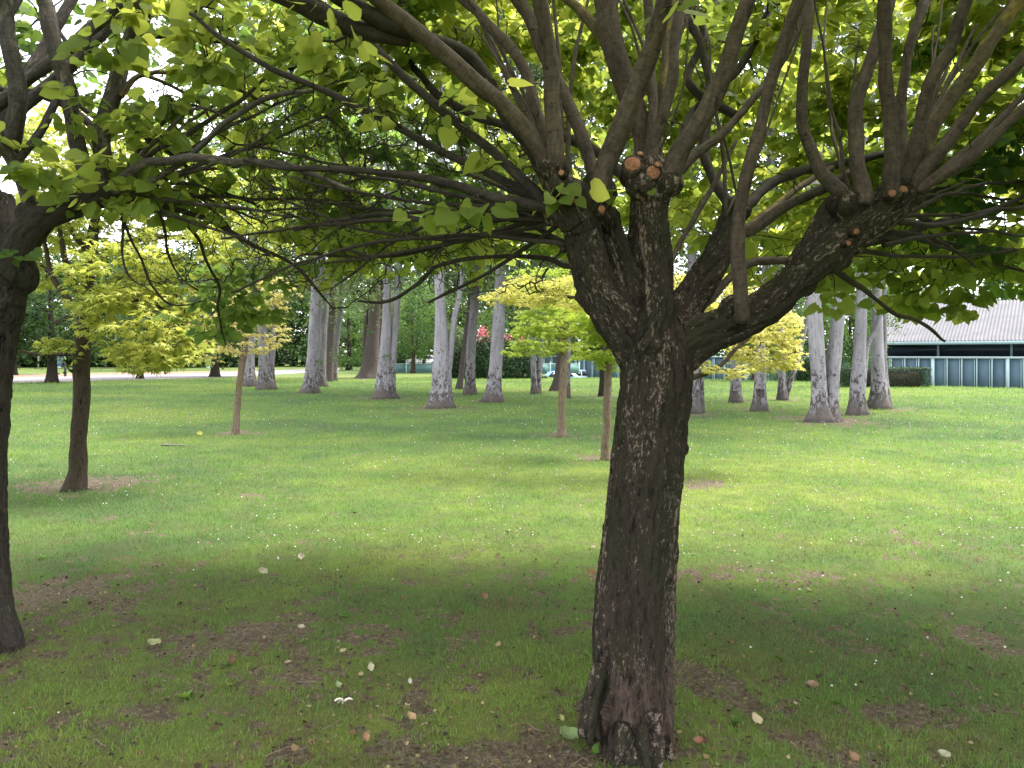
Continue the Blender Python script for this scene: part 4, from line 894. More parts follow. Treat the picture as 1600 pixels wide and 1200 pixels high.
# ------------------------------------------------------------------ the pollarded tree at the left edge
def left_tree():
    root = thing('broadleaf_tree', 'pollarded tree cut off by the left edge, its brown limb rising to the right', 'tree', G(-22, 1010), 'pollarded broad-leaved trees')
    D = 4.2; T = Tree()
    tubes = [spline(p, d, .035) for p, d in [
        ([(-24, 1040, 114), (-26, 1005, 96), (-32, 950, 84), (-36, 880, 80), (-34, 800, 76), (-32, 700, 76), (-26, 600, 76), (-16, 520, 78), (-8, 470, 80), (0, 440, 72)], (D, D)),
        ([(-8, 490, 76), (5, 445, 58), (22, 405, 50), (42, 365, 46), (72, 340, 40), (115, 323, 35), (160, 305, 32), (172, 298, 26)], (D, D - .05)),
        ([(-14, 480, 70), (-20, 420, 56), (-30, 360, 48), (-36, 300, 44)], (D + .05, D + .1)),
        ([(-20, 500, 60), (-60, 440, 50), (-120, 390, 44), (-170, 350, 40)], (D, D - .2)),
        ([(-15, 470, 50), (5, 400, 34), (8, 350, 30), (5, 310, 28)], (D + .1, D + .5)),
    ]]
    def knobs(mb):
        for (px, py, r, dep) in [(165, 300, 20, D), (135, 285, 13, D), (50, 335, 22, D), (90, 332, 20, D), (20, 430, 34, D), (-34, 300, 28, D + .1)]:
            c = at(px, py, dep); rr = r * dep / F
            P = np.array([c + np.array((0, 0, z)) for z in np.linspace(-.9, .9, 7) * rr]); R = rr * np.sqrt(np.maximum(.05, 1 - np.linspace(-.93, .93, 7) ** 2))
            V, fl, _ = tube(P, R, 14, .25, 9); mb.add(V, fl)
    def disp(V, b):
        rid = 1 - 2 * np.abs(fbm(b * np.array([26, 26, 5.]) + .5 * fbm(b * 10, 2, 3)[:, None], 3, 2))
        return .009 * rid + .005 * fbm(b * np.array([70, 70, 22.]), 3, 6) + .012 * fbm(b * np.array([8, 8, 5.]), 3, 12) + .02 * sstep(.3, 0, V[:, 2]) * (1 + np.sin(np.arctan2(b[:, 1], b[:, 0]) * 5))
    fused(tubes, .011, 'trunk', M['bark_left'], root, disp, 2, extra=knobs)
    for (P, R) in tubes[1:]: T.branch(P, R * .9)
    E = (1.1, .25, .5)
    more = []
    for k in range(16):
        x1, y1 = RNG.uniform(330, 620), RNG.uniform(110, 410); up = RNG.uniform(-30, 60); dd = RNG.uniform(-.2, 1.3)
        more.append(([(RNG.uniform(162, 182), RNG.uniform(285, 312), 9), (170 * .7 + x1 * .3, 298 * .7 + y1 * .3 - up * .6, 7), (170 * .35 + x1 * .65, 298 * .35 + y1 * .65 - up, 5), (x1, y1, 3)], (D, D + dd), None, 's'))
    for (x0, y0) in ((-36, 300), (-170, 350)):
        for k in range(5):
            a = -1.0 + k * .5 + RNG.normal(0, .12); L = 330
            more.append(([(x0, y0 + 12, 26), (x0 + L * .3 * math.sin(a) * .6, y0 - L * .3, 22), (x0 + L * .65 * math.sin(a), y0 - L * .65, 20), (x0 + L * 1.1 * math.sin(a), y0 - L, 17)], (D, D + RNG.uniform(-.3, .5)), E, 's'))
    shoots(T, root, more + [
        ([(50, 335, 26), (44, 310, 23), (35, 280, 22), (17, 245, 20), (-4, 215, 20), (-40, 150, 18), (-70, 60, 16)], (D, D - .2), E, 's'),
        ([(16, 245, 22), (21, 210, 28), (31, 157, 27), (21, 105, 27), (7, 35, 26), (3, -12, 25)], (D - .05, D - .3), E, 's'),
        ([(142, 305, 30), (136, 280, 26), (122, 228, 24), (108, 157, 24), (94, 105, 24), (77, 35, 24), (62, -12, 23)], (D, D - .2), E, 's'),
        ([(158, 298, 30), (161, 260, 28), (161, 210, 28), (178, 140, 29), (199, 80, 28), (217, 35, 27), (226, -12, 25)], (D + .02, D + .1), E, 's'),
        ([(18, 258, 15), (34, 243, 13), (70, 196, 12), (98, 133, 12), (129, 77, 12), (150, 21, 12), (158, -12, 11)], (D - .1, D), E, 's'),
        ([(170, 298, 18), (189, 282, 17), (227, 254, 15), (259, 250, 14), (300, 248, 14), (350, 252, 12), (437, 259, 11), (507, 280, 8), (560, 300, 5)], (D - .05, D - .5), None, 's'),
        ([(172, 296, 13), (200, 268, 10), (245, 234, 9), (297, 206, 9), (350, 175, 8), (385, 150, 7), (430, 110, 5)], (D, D + .2), None, 's'),
        ([(176, 300, 14), (189, 297, 11), (245, 280, 11), (285, 250, 10), (315, 227, 10), (350, 195, 10), (385, 171, 9), (430, 152, 9), (490, 143, 7)], (D - .1, D - .3), None, 's'),
        ([(172, 306, 14), (190, 311, 12), (245, 318, 11), (315, 340, 10), (385, 378, 8), (455, 413, 6), (510, 470, 4)], (D - .05, D + .6), None, 'd'),
        ([(188, 150, 12), (210, 122, 9), (235, 114, 8), (259, 112, 8), (315, 126, 7), (367, 140, 6), (420, 165, 4)], (D + .05, D + .3), None, 'l'),
        ([(228, 118, 8), (270, 135, 6), (310, 160, 6), (330, 190, 4)], (D + .1, D + .4), None, 'l'),
        ([(174, 312, 8), (186, 325, 5), (192, 345, 5), (193, 385, 4), (200, 430, 3), (235, 455, 2)], (D, D - .1), None, 'd'),
        ([(190, 340, 5), (205, 375, 4.5), (225, 410, 4), (240, 450, 3.5), (262, 474, 3), (290, 478, 2), (320, 470, 2)], (D, D + .3), None, 'd'),
        ([(245, 320, 7), (256, 360, 4.5), (262, 395, 4), (280, 430, 3), (310, 455, 2)], (D, D + .5), None, 'd'),
        ([(270, 330, 9), (295, 355, 6), (315, 385, 5.5), (325, 415, 5), (342, 450, 4.5), (340, 480, 4), (345, 510, 3), (352, 540, 2)], (D + .4, D + 1.6), None, 'd'),
        ([(160, 210, 14), (110, 170, 12), (50, 145, 11), (0, 140, 10), (-60, 120, 8)], (D + .1, D + .7), None, 'd'),
        ([(165, 190, 12), (120, 155, 9), (100, 60, 7), (60, 30, 6)], (D + .1, D + 1.), None, 'd'),
        ([(200, 60, 14), (260, 54, 12), (330, 60, 10), (400, 80, 8), (460, 110, 6)], (D + .1, D + .6), None, 'd'),
        ([(200, 190, 11), (230, 215, 9), (265, 240, 7), (330, 290, 6), (400, 320, 5)], (D + .1, D + 1.), None, 'd'),
    ], {'s': M['shoot_left'], 'l': M['shoot_lichen'], 'd': M['shoot_dark']})
    c = (-2.9, 4.4, 2.0); s = (3.2, 3.1, 2.75)
    bx = np.array([-900, 0, 120, 200, 280, 360, 430, 520, 620, 800]); by = np.array([170, 175, 165, 185, 235, 300, 350, 395, 400, 390])
    def keep(p):
        px, py = proj(p); lim = np.interp(px, bx, by)
        infr = (px > -80) & (px < 1680) & (py > -70) & (py < 1300)
        wide = (px > -300) & (px < 1900) & (py > -230) & (p[:, 1] < 4.4)
        return ~(infr & (p[:, 1] < 4.9)) & ~wide & (p[:, 1] > .8) & ((py < lim) | (px < -100)) & ~((px < 700) & (RNG.random(len(p)) < .42) & (py > 0))
    A = foliage_points(1400, c, s, .70, 1.6, keep); near = []
    def spray(px, py, rx, ry, d0, d1, n):
        for _ in range(n): near.append(at(px + RNG.normal(0, rx), py + RNG.normal(0, ry), RNG.uniform(d0, d1)))
    spray(375, 468, 40, 34, 5.6, 6.3, 44); spray(420, 495, 18, 10, 5.6, 6.1, 5); spray(340, 512, 22, 8, 5.7, 6.1, 4); spray(480, 375, 40, 22, 5., 5.9, 10); spray(10, 390, 8, 8, 3.9, 4., 1)
    spray(400, 410, 30, 12, 5.5, 6.2, 6); spray(230, 10, 70, 20, 4.6, 5.2, 8); spray(60, 60, 40, 30, 4.8, 5.5, 6)
    A = T.grow(np.vstack([A, near]), .0026, 6, .08, .05, .35, .013); Pp = T.paths
    T2 = Tree(); T2.P = T.P; T2.R = T.R; T2.D = T.D
    tw = [at(RNG.uniform(150, 620), min(440, RNG.normal(260, 110)), RNG.uniform(4.0, 5.8)) for _ in range(850)]
    T2.grow(np.array(tw), .0017, 7, .0, .06, .45, .007)
    V, Q, bk = batch_tubes(Pp, T.pr, 5); V2, Q2, bk2 = batch_tubes(T2.paths, T2.pr, 4); mb = MB(); mb.add(V, Q, bk); mb.add(V2, Q2, bk2)
    tag(mb.build('twigs', M['twig'], root, smooth=True), kind='stuff')
    leaves_on(Pp, 12, .058, HEART, HEART_F, M['cat_half_shaded'], 'crown', root, .5, .15, .45, .8, sv=.33)
    settle(root)
left_tree()

def side_tree(x, y, label, n, seed, mat='cat_shaded', s=(3.3, 3.2, 2.7), h=1.75, keepf=None):
    root = thing('broadleaf_tree', label, 'tree', (x, y, tz(x, y)), 'pollarded broad-leaved trees')
    T = Tree(); z0 = np.linspace(-.05, h, 30)
    P = np.stack([x + .05 * np.sin(z0 * 2 + seed), y + .04 * np.cos(z0 * 2.3), z0], 1); tubes = [(P, .155 + .05 * np.exp(-z0 * 5) + 0 * z0)]
    for k in range(5):
        a = k * 1.26 + seed; e = np.array([x + .75 * math.cos(a), y + .75 * math.sin(a), h + .75]); m_ = np.array([x + .38 * math.cos(a), y + .38 * math.sin(a), h + .2])
        C = catmull(np.array([[*P[-3], .11], [*m_, .085], [*e, .07]]), 24); tubes.append((C[:, :3], C[:, 3]))
        T.branch(C[:, :3], C[:, 3])
    fused(tubes, .02, 'trunk', M['bark'], root, lambda V, b: .01 * fbm(b * np.array([26, 26, 6.]), 4, 2), 2)
    for k in range(5):
        a0 = k * 1.26 + seed; e = tubes[k + 1][0][-1]
        for j in range(3):
            a = a0 + RNG.normal(0, .5); L = RNG.uniform(1.3, 2.2); q = e + np.array([math.cos(a) * L * .5, math.sin(a) * L * .5, L * .8]); q2 = q + np.array([math.cos(a) * .8, math.sin(a) * .8, .35])
            C = catmull(np.array([[*e, .035], [*(e * .5 + q * .5 + np.array((0, 0, .1))), .028], [*q, .02], [*q2, .012]]), 40)
            V, fl, bk = tube(C[:, :3], C[:, 3], 10, .1); mb = MB(); mb.add(V, fl, bk); mb.build('branch', M['shoot_dark'], root, smooth=True); T.branch(C[:, :3], C[:, 3])
    A = foliage_points(n, (x, y + .2, 2.0), s, .62, 1.65, keepf or (lambda p: p[:, 2] > 0))
    T.grow(A, .0028, 6, .1, .05, .35, .014)
    V, Q, bk = batch_tubes(T.paths, T.pr, 4); mb = MB(); mb.add(V, Q, bk); tag(mb.build('twigs', M['twig'], root, smooth=True), kind='stuff')
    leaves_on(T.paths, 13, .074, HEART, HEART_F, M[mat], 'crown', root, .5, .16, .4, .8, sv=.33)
    settle(root)
def kp_r(p):
    px, py = proj(p); infr = (px > -80) & (px < 1680) & (py > -70) & (py < 1300) & (p[:, 1] > 0)
    wide = (px > 1000) & (px < 1850) & (py > -230) & (p[:, 1] > 0) & (p[:, 1] < 3.7)
    return ~wide & ~(infr & ((p[:, 1] < 4.1) | (px < 1430) | (py > 445))) | (infr & (px > 1480) & (py > 200) & (py < 460) & (p[:, 1] > 3.9) & (RNG.random(len(p)) < .5))
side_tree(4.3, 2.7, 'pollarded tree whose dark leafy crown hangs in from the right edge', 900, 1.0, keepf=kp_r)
def kp_l(p):
    px, py = proj(p); infr = (px > -80) & (px < 1680) & (py > -70) & (py < 1300) & (p[:, 1] > 0)
    wide = (px > -300) & (px < 700) & (py > -380) & (p[:, 1] > 0) & (p[:, 1] < 4.2)
    return ~wide & ~(infr & ((p[:, 1] < 4.6) | (py > 150)))
side_tree(-6.1, 5.6, 'pollarded tree beyond the left edge whose green crown reaches into the top left corner', 800, 2.2, 'cat_leaf', keepf=kp_l)

# ------------------------------------------------------------------ maples on the lawn
def maple(name, label, trunk, d, blobs, leafmat, barkmat, n, leaf, per=9, hid=None, twigr=.0022, tmpl=(STAR, STAR_F), extra_tr=(), dspread=1., group='young maples on the lawn'):
    g = at(trunk[0][0], trunk[0][1], d); g[2] = tz(g[0], g[1])
    root = thing(name, label, 'tree', g, group)
    T = Tree(); P, R = spline(trunk, (d, d), .05, None, .01)
    P[0, 2] -= .03; R = R * (1 + .28 * np.exp(-(P[:, 2] - g[2]) * 9))
    V, fl, bk = tube(P, R, 22, .16, 3); V[:, 2] += 0
    dsp = fbm(bk * np.array([38, 38, 9.]), 3, 8)
    ctr = np.repeat(P, 22, 0); nn = V[:len(ctr)] - ctr; V[:len(ctr)] += nn * (.10 * dsp[:len(ctr), None])
    mb = MB(); mb.add(V, fl, bk); mb.build('trunk', barkmat, root, smooth=True); k0 = len(P) // 2; T.branch(P[k0:], R[k0:])
    for (pts, dd) in extra_tr:
        P2, R2 = spline(pts, dd, .05, None, .01); V, fl, bk = tube(P2, R2, 12, .12, 4); mb = MB(); mb.add(V, fl, bk); mb.build('branch', barkmat, root, smooth=True); T.branch(P2, R2)
    A = []
    wts = np.array([b[2] * b[3] for b in blobs], float); wts /= wts.sum()
    for i, b in enumerate(blobs):
        m_ = int(n * wts[i]); rx, rz = b[2] * d / F, b[3] * d / F; ry = rx * dspread; c = at(b[0], b[1], d + (b[4] if len(b) > 4 else 0))
        v = RNG.normal(0, 1, (m_, 3)); v /= np.linalg.norm(v, axis=1)[:, None]; v *= (RNG.uniform(.25, 1, m_) ** (1 / 3))[:, None]
        A.append(c + v * np.array([rx, ry, rz]))
    A = np.concatenate(A); T.grow(A, twigr, 5, .02, .05, .3, .02)
    V, Q, bk = batch_tubes(T.paths, T.pr, 4); mb = MB(); mb.add(V, Q, bk); tag(mb.build('twigs', barkmat, root, smooth=True), kind='stuff')
    leaves_on(T.paths, per, leaf, tmpl[0], tmpl[1], leafmat, 'crown', root, .5, leaf * 1.6, .35, .55)
    settle(root)
maple('maple_tree', 'maple with a dark leaning trunk and a drooping yellow-green crown on the left lawn', [(116, 768, 30), (120, 740, 26), (124, 680, 24), (127, 620, 23), (128, 560, 24), (132, 500, 22), (138, 440, 19), (146, 370, 15), (150, 300, 11), (156, 240, 7)], 9.05,
      [(225, 500, 85, 62, -.4), (262, 540, 56, 36, -.5), (235, 560, 40, 22, -.6), (180, 430, 70, 60, -.5), (210, 555, 30, 22, -.5), (290, 400, 90, 60, 0), (380, 380, 70, 50, .4), (150, 330, 110, 70, .3), (270, 290, 110, 70, .5), (60, 350, 60, 60, .6), (90, 540, 22, 20, -.3), (130, 220, 120, 60, .5), (300, 500, 30, 24, -.2), (50, 430, 30, 30, .5), (100, 240, 80, 60, 0), (380, 300, 60, 60, 1.)],
      M['maple_y'], M['maple_bark'], 1750, .080, 9, extra_tr=[
      ([(132, 500, 14), (110, 470, 11), (80, 430, 8), (70, 380, 6)], (9.05, 9.3)), ([(136, 470, 14), (110, 430, 10), (98, 390, 8), (90, 350, 6)], (9.05, 8.8)), ([(145, 400, 12), (120, 370, 9), (95, 335, 6)], (9.05, 9.2)),
      ([(130, 520, 12), (170, 480, 9), (230, 470, 7), (280, 500, 4)], (9.05, 8.6)), ([(140, 420, 12), (190, 380, 9), (270, 370, 7), (340, 375, 4)], (9.05, 9.4)), ([(128, 553, 7), (100, 553, 6), (60, 553, 5), (35, 548, 4)], (9.05, 9.1)), ([(124, 583, 9), (112, 580, 5), (108, 578, 3)], (9.05, 8.95))])
maple('maple_sapling', 'slim leaning sapling with peach-golden leaves in the left lawn', [(367, 680, 11), (370, 650, 10), (374, 600, 10), (380, 560, 10), (385, 520, 8), (392, 480, 7), (400, 430, 4)], 15.3,
      [(420, 470, 34, 38), (435, 450, 30, 26), (400, 535, 34, 20), (335, 545, 40, 18), (300, 520, 40, 28), (430, 520, 22, 30), (380, 480, 50, 40), (330, 480, 50, 40)], M['maple_o'], M['maple_pale_bark'], 460, .075, 8)
maple('maple_sapling', 'lime green young maple with a pale ochre trunk, left of the middle of the lawn', [(877, 683, 15), (878, 650, 12), (880, 600, 12), (882, 560, 11), (883, 500, 8), (882, 450, 5)], 14.8,
      [(845, 530, 48, 26), (810, 548, 26, 8), (860, 500, 56, 28), (880, 465, 50, 26), (905, 545, 16, 14), (830, 505, 34, 22), (900, 500, 30, 26), (850, 440, 60, 26)], M['maple_l'], M['maple_pale_bark'], 620, .075, 9)
maple('maple_sapling', 'young yellow-lime maple with straight grey trunk, just left of the big trunk', [(946, 719, 15), (947, 690, 13), (949, 640, 13), (950, 590, 12), (951, 540, 10), (953, 480, 7), (955, 430, 4)], 11.6,
      [(935, 545, 40, 20), (960, 560, 26, 18), (950, 510, 50, 30), (930, 480, 60, 34), (915, 558, 22, 8), (975, 470, 50, 40)], M['maple_l'], M['maple_pale_bark'], 480, .075, 9)
maple('maple_tree', 'golden maple with small dense leaves, standing behind the big trunk', [(1030, 755, 22), (1030, 700, 18), (1028, 640, 17), (1030, 600, 16), (1035, 540, 14), (1040, 480, 11), (1045, 420, 6)], 9.75,
      [(1190, 545, 55, 42, .5), (1215, 505, 42, 28, .5), (1140, 500, 50, 34, .2), (1100, 570, 26, 12, 0), (1150, 580, 20, 12, 0), (1060, 470, 60, 50, 0), (900, 455, 60, 32, .5), (830, 455, 56, 28, .5), (970, 440, 60, 40, .3), (780, 465, 26, 14, .5), (1120, 450, 60, 36, .4), (1235, 550, 22, 30, .5)],
      M['maple_g'], M['maple_bark'], 1500, .050, 9, extra_tr=[([(1030, 600, 13), (1085, 590, 9), (1120, 575, 7), (1150, 545, 6), (1180, 520, 4)], (9.75, 10.1)), ([(1035, 540, 12), (980, 500, 9), (920, 470, 7), (850, 460, 4)], (9.75, 10.2)), ([(1036, 520, 10), (1100, 490, 8), (1180, 470, 4)], (9.75, 10.2))])

# ------------------------------------------------------------------ white poplars
def crown_cloud(name, h0, h1, rad, nclump, per, size, mat, seed, flat=.9, top=.35, clump=.55, tmpl=(OVAL, OVAL_F), wisp=1.):
    """an uneven crown of many small leaves gathered in clumps, around the origin"""
    rg = np.random.default_rng(seed); z = rg.uniform(0, 1, nclump); a = rg.uniform(0, 2 * math.pi, nclump)
    prof = np.sin(math.pi * np.clip(z * (1 - top) + top * .35, 0, 1)) ** .6 * (1 + .35 * np.sin(a * 3 + z * 9 + seed))
    r = rad * prof * rg.uniform(.35, 1, nclump) ** .6
    C = np.stack([r * np.cos(a), r * np.sin(a), h0 + (h1 - h0) * z], 1)
    n = nclump * per; idx = np.repeat(np.arange(nclump), per); cs = clump * rg.uniform(.5, 1.4, nclump)
    p = C[idx] + rg.normal(0, 1, (n, 3)) * cs[idx][:, None] * np.array([.55, .55, .42 * wisp])
    nr = np.stack([rg.normal(0, flat, n), rg.normal(0, flat, n), np.ones(n)], 1)
    V, fl = scatter(tmpl[0], tmpl[1], p, rotmats(nr, rg.uniform(0, 6.3, n)), size * rg.uniform(.6, 1.4, n))
    tint = np.clip(.45 + .22 * rg.normal(0, 1, nclump)[idx] + rg.normal(0, .14, n), 0, 1)
    return V, fl, np.repeat(tint, len(tmpl[0])), C
def crown_mesh(name, *a, **k):
    V, fl, t, C = crown_cloud(name, *a, **k); o = mesh_np(name, V, fl, a[6], attrs={'tint': t}); me = o.data; bpy.data.objects.remove(o); return me, C
POPC = [crown_mesh('poplar_crown', 4.2, 21, 3.6, 230, 50, .16, M['pop_leaf'], s, wisp=1.6) for s in (1, 2, 3)]
def limb_each(Pl, Rl, mat, root):
    for p_, r_ in zip(Pl, Rl):
        V, Q, bk = batch_tubes(p_[None], r_[None], 6); bk[:, 2] += 8; mb = MB(); mb.add(V, Q, bk); mb.build('branch', mat, root, smooth=True)
def poplar(label, stems, mat, ci, name='poplar_tree', crown=True, rot=0., low=None, flare=1., group='white poplars on the lawn'):
    """stems: list of lists of (px, py, width px); the first point is the foot"""
    px0, py0 = stems[0][0][0], stems[0][0][1]; g = G(px0, py0); d = g[1]; gz = tz(g[0], g[1])
    root = thing(name, label, 'tree', (g[0], g[1], gz), group)
    top = None
    for si, st in enumerate(stems):
        Q = [[*at(x, y, d + si * .12), w * .46 * d / F] for (x, y, w) in st]; Q = np.array(Q); Q[0, 2] = gz - .06
        v = Q[-1, :3] - Q[-2, :3]; v /= np.linalg.norm(v); H = 13 - si * 4 + RNG.uniform(-1, 1); q = Q[-1].copy(); v[:2] *= .55
        for k in range(4):
            q = q.copy(); q[:3] += (v * np.array([1, 1, 1]) + np.array([RNG.normal(0, .04), RNG.normal(0, .04), .0])) * H / 4; q[3] *= .74; Q = np.vstack([Q, q])
        L = H + 4; C = catmull(Q, 90); P, R = C[:, :3], C[:, 3]; hz = P[:, 2] - gz
        R = R * (1 + .24 * flare * np.exp(-np.maximum(hz, 0) * 3.6))
        S = 26; V, fl, bk = tube(P, R, S, .06, 3, off=0.)
        m_ = len(P) * S; ctr = np.repeat(P, S, 0); nn = V[:m_] - ctr; nn /= np.linalg.norm(nn, axis=1)[:, None] + 1e-9; th = np.arctan2(nn[:, 1], nn[:, 0]); hh = np.repeat(hz, S); RR = np.repeat(R, S)
        ph = RNG.uniform(0, 6)
        V[:m_] += nn * (RR * (.10 * np.sin(th * 3 + ph + hh * .25) * (.5 + np.exp(-hh)) + .30 * flare * np.exp(-np.maximum(hh, 0) * 4) * np.maximum(0, np.sin(th * 5 + ph)) + .05 * fbm(bk * np.array([14, 14, 5.]), 3, 5)[:m_]))[:, None]
        bk[:, 2] = np.maximum(V[:, 2] - gz, 0) + 0; bk[:, :2] += RNG.uniform(-20, 20) 
        mb = MB(); mb.add(V, fl, bk); mb.build('trunk', mat, root, smooth=True)
        if si == 0: top = P; tr = R
    # limbs climbing into the crown
    mb = MB()
    Pl = []; Rl = []
    for k in range(11):
        i = int(len(top) * RNG.uniform(.42, .95)); a = RNG.uniform(0, 6.3); L = RNG.uniform(1.6, 3.4); s_ = np.linspace(0, 1, 6)
        o = np.array([math.cos(a), math.sin(a), 0]); Pl.append(top[i] + o * (L * .45 * s_ ** .8)[:, None] + np.array((0, 0, 1.)) * (L * s_)[:, None]); Rl.append(np.maximum(tr[i] * .42 * (1 - s_ * .8), .02))
    for k in range(7):                                 # dead twigs and low water shoots below the crown
        i = int(len(top) * RNG.uniform(.16, .4)); a = RNG.uniform(0, 6.3); L = RNG.uniform(.5, 1.5); s_ = np.linspace(0, 1, 6)
        o = np.array([math.cos(a), math.sin(a), .55]); Pl.append(top[i] + o * (L * s_)[:, None] + RNG.normal(0, .04, (6, 3)) * s_[:, None]); Rl.append(np.maximum(.028 * (1 - s_), .007))
    limb_each(Pl, Rl, mat, root)
    settle(root)
    if crown:
        me, C = POPC[ci % 3]; c = bpy.data.objects.new('crown', me); COL.objects.link(c); c.parent = root
        tx = top[len(top) // 2] - np.array(root.location); c.location = (tx[0], tx[1], 0); c.rotation_euler = (0, 0, RNG.uniform(0, 6.3)); sc = RNG.uniform(.85, 1.12); c.scale = (sc, sc, RNG.uniform(.9, 1.1))
    if low:
        V, fl, t, C = crown_cloud('low', low[0], low[1], low[2], low[3], 26, .10, None, int(px0), clump=.34)
        tag(mesh_np('foliage', V, fl, M['pop_leaf'], root, attrs={'tint': t}), kind='stuff')
pg, pp = M['poplar_grey'], M['poplar']
poplar('pale poplar half hidden behind the leaning sapling, leftmost of the white trunks', [[(390, 604, 22), (389, 570, 18), (390, 520, 18), (392, 450, 17)]], pp, 0)
poplar('smooth grey poplar forking into two stems at head height, right of the leaning sapling', [[(416, 609, 26), (414, 580, 21), (412, 550, 18), (410, 500, 16), (408, 440, 14)], [(420, 600, 20), (424, 570, 11), (427, 530, 10), (428, 470, 9), (430, 420, 8)]], pg, 1)
poplar('slightly leaning white poplar with black-speckled foot, in front of three thinner trunks', [[(483, 614, 27), (485, 590, 21), (489, 550, 20), (492, 500, 19), (494, 450, 17), (496, 380, 15)]], pp, 2, low=(1.2, 4, 1.6, 14))
poplar('slim grey-white poplar just behind the speckled one', [[(503, 604, 15), (503, 570, 14), (505, 520, 13), (508, 460, 12)]], pg, 0)
poplar('dim grey poplar stem third in its tight row', [[(513, 596, 15), (515, 560, 13), (518, 500, 12), (520, 450, 11)]], M['rugged_bark'], 1, flare=.6)
poplar('slender poplar leaning to the right at the end of its tight row', [[(521, 595, 12), (522, 575, 10), (526, 530, 10), (531, 490, 9), (534, 460, 9), (540, 400, 8)]], pg, 2, flare=.5)
poplar('broad dark rugged poplar with spreading roots and a split trunk', [[(580, 591, 31), (581, 570, 26), (582, 540, 24), (585, 500, 20), (588, 450, 16)], [(574, 588, 30), (573, 560, 14), (571, 530, 10), (572, 500, 7), (575, 470, 5)], [(588, 590, 20), (591, 550, 14), (594, 500, 12), (598, 450, 10)]], M['rugged_bark'], 0, flare=1.3)
poplar('twin-stemmed white poplar with a brown foot, second of the front row', [[(601, 623, 32), (600, 595, 26), (601, 560, 20), (604, 510, 16), (605, 460, 13), (606, 400, 12)], [(606, 621, 22), (612, 580, 13), (615, 540, 12), (618, 500, 12), (621, 450, 11)]], pp, 1, low=(1.5, 4.5, 1.5, 12))
poplar('tall smooth white poplar with a deep fold, nearest of the central white trunks', [[(687, 637, 36), (687, 610, 29), (688, 570, 26), (689, 520, 21), (688, 470, 18), (686, 400, 16)], [(694, 630, 24), (699, 590, 14), (703, 550, 12), (709, 500, 10), (720, 440, 8)]], pp, 2)
poplar('dark poplar stem standing hidden behind its paler neighbour', [[(718, 608, 11), (722, 575, 9), (728, 520, 8), (735, 460, 7)]], M['rugged_bark'], 0, flare=.6)
poplar('grey poplar with dark streaks, behind the tall folded one', [[(733, 617, 19), (734, 590, 17), (736, 540, 16), (741, 480, 15), (745, 420, 14)]], pg, 1)
poplar('stout smooth pale poplar left of the lime maple', [[(771, 628, 26), (773, 600, 23), (776, 560, 22), (779, 510, 21), (781, 460, 19), (783, 400, 16)]], pp, 2, flare=1.2)
poplar('short-looking twin-stemmed poplar under the lime crown', [[(835, 616, 14), (834, 595, 10), (833, 560, 9), (832, 500, 8)], [(840, 616, 11), (842, 590, 8), (845, 560, 7), (848, 500, 6)]], pp, 0, flare=.4)
poplar('black-streaked poplar leaning behind the ochre sapling trunk', [[(868, 611, 14), (871, 590, 11), (874, 560, 10), (878, 500, 9)]], M['rugged_bark'], 1, flare=1.1)
poplar('thin pale poplar just right of the ochre sapling trunk', [[(887, 622, 11), (887, 590, 9), (888, 560, 9), (889, 500, 8)]], pp, 2, flare=.2)
poplar('dark thin poplar close to the left of the straight sapling', [[(941, 619, 10), (941, 590, 8), (942, 560, 8), (944, 500, 7)]], M['dark_bark'], 0)
poplar('grey poplar showing right beside the big trunk', [[(1082, 645, 30), (1083, 615, 23), (1084, 580, 20), (1086, 520, 18)], [(1094, 634, 12), (1096, 600, 9), (1098, 560, 8)]], pg, 1)
poplar('pale poplar with a black band at its foot, left of the heart-marked one', [[(1150, 629, 18), (1150, 600, 17), (1149, 560, 15), (1148, 500, 13)]], pp, 2, flare=.8)
poplar('white poplar bearing a dark heart-shaped scar, under the golden crown', [[(1186, 642, 22), (1187, 610, 19), (1188, 570, 18), (1190, 500, 16)]], pp, 0, flare=.9)
poplar('dark-blotched poplar dividing into a V near the ground', [[(1222, 625, 18), (1222, 600, 13), (1221, 570, 12), (1220, 500, 10)], [(1225, 622, 13), (1234, 598, 10), (1244, 570, 9), (1256, 520, 8)]], pp, 1, flare=.3)
poplar('great twin-trunked white poplar, the two stems joined above spreading roots', [[(1280, 659, 34), (1280, 630, 25), (1279, 590, 24), (1276, 540, 25), (1273, 490, 25), (1270, 430, 22)], [(1296, 659, 32), (1298, 630, 25), (1300, 590, 25), (1305, 545, 23), (1310, 490, 22), (1316, 430, 19)]], pp, 2, flare=1.1)
poplar('white poplar with a blackened foot, between the great twin and the last one', [[(1338, 648, 30), (1338, 625, 25), (1340, 590, 24), (1343, 545, 20), (1345, 500, 19), (1347, 430, 17)], [(1344, 560, 13), (1354, 545, 9), (1366, 520, 8), (1378, 480, 7)]], pp, 0, flare=.7)
poplar('rightmost white poplar with a wavy pale rib down one side', [[(1374, 639, 30), (1374, 610, 25), (1372, 570, 21), (1371, 520, 18), (1370, 450, 15)], [(1385, 636, 14), (1384, 600, 10), (1382, 560, 7), (1383, 520, 6)]], pp, 1, flare=1.1)
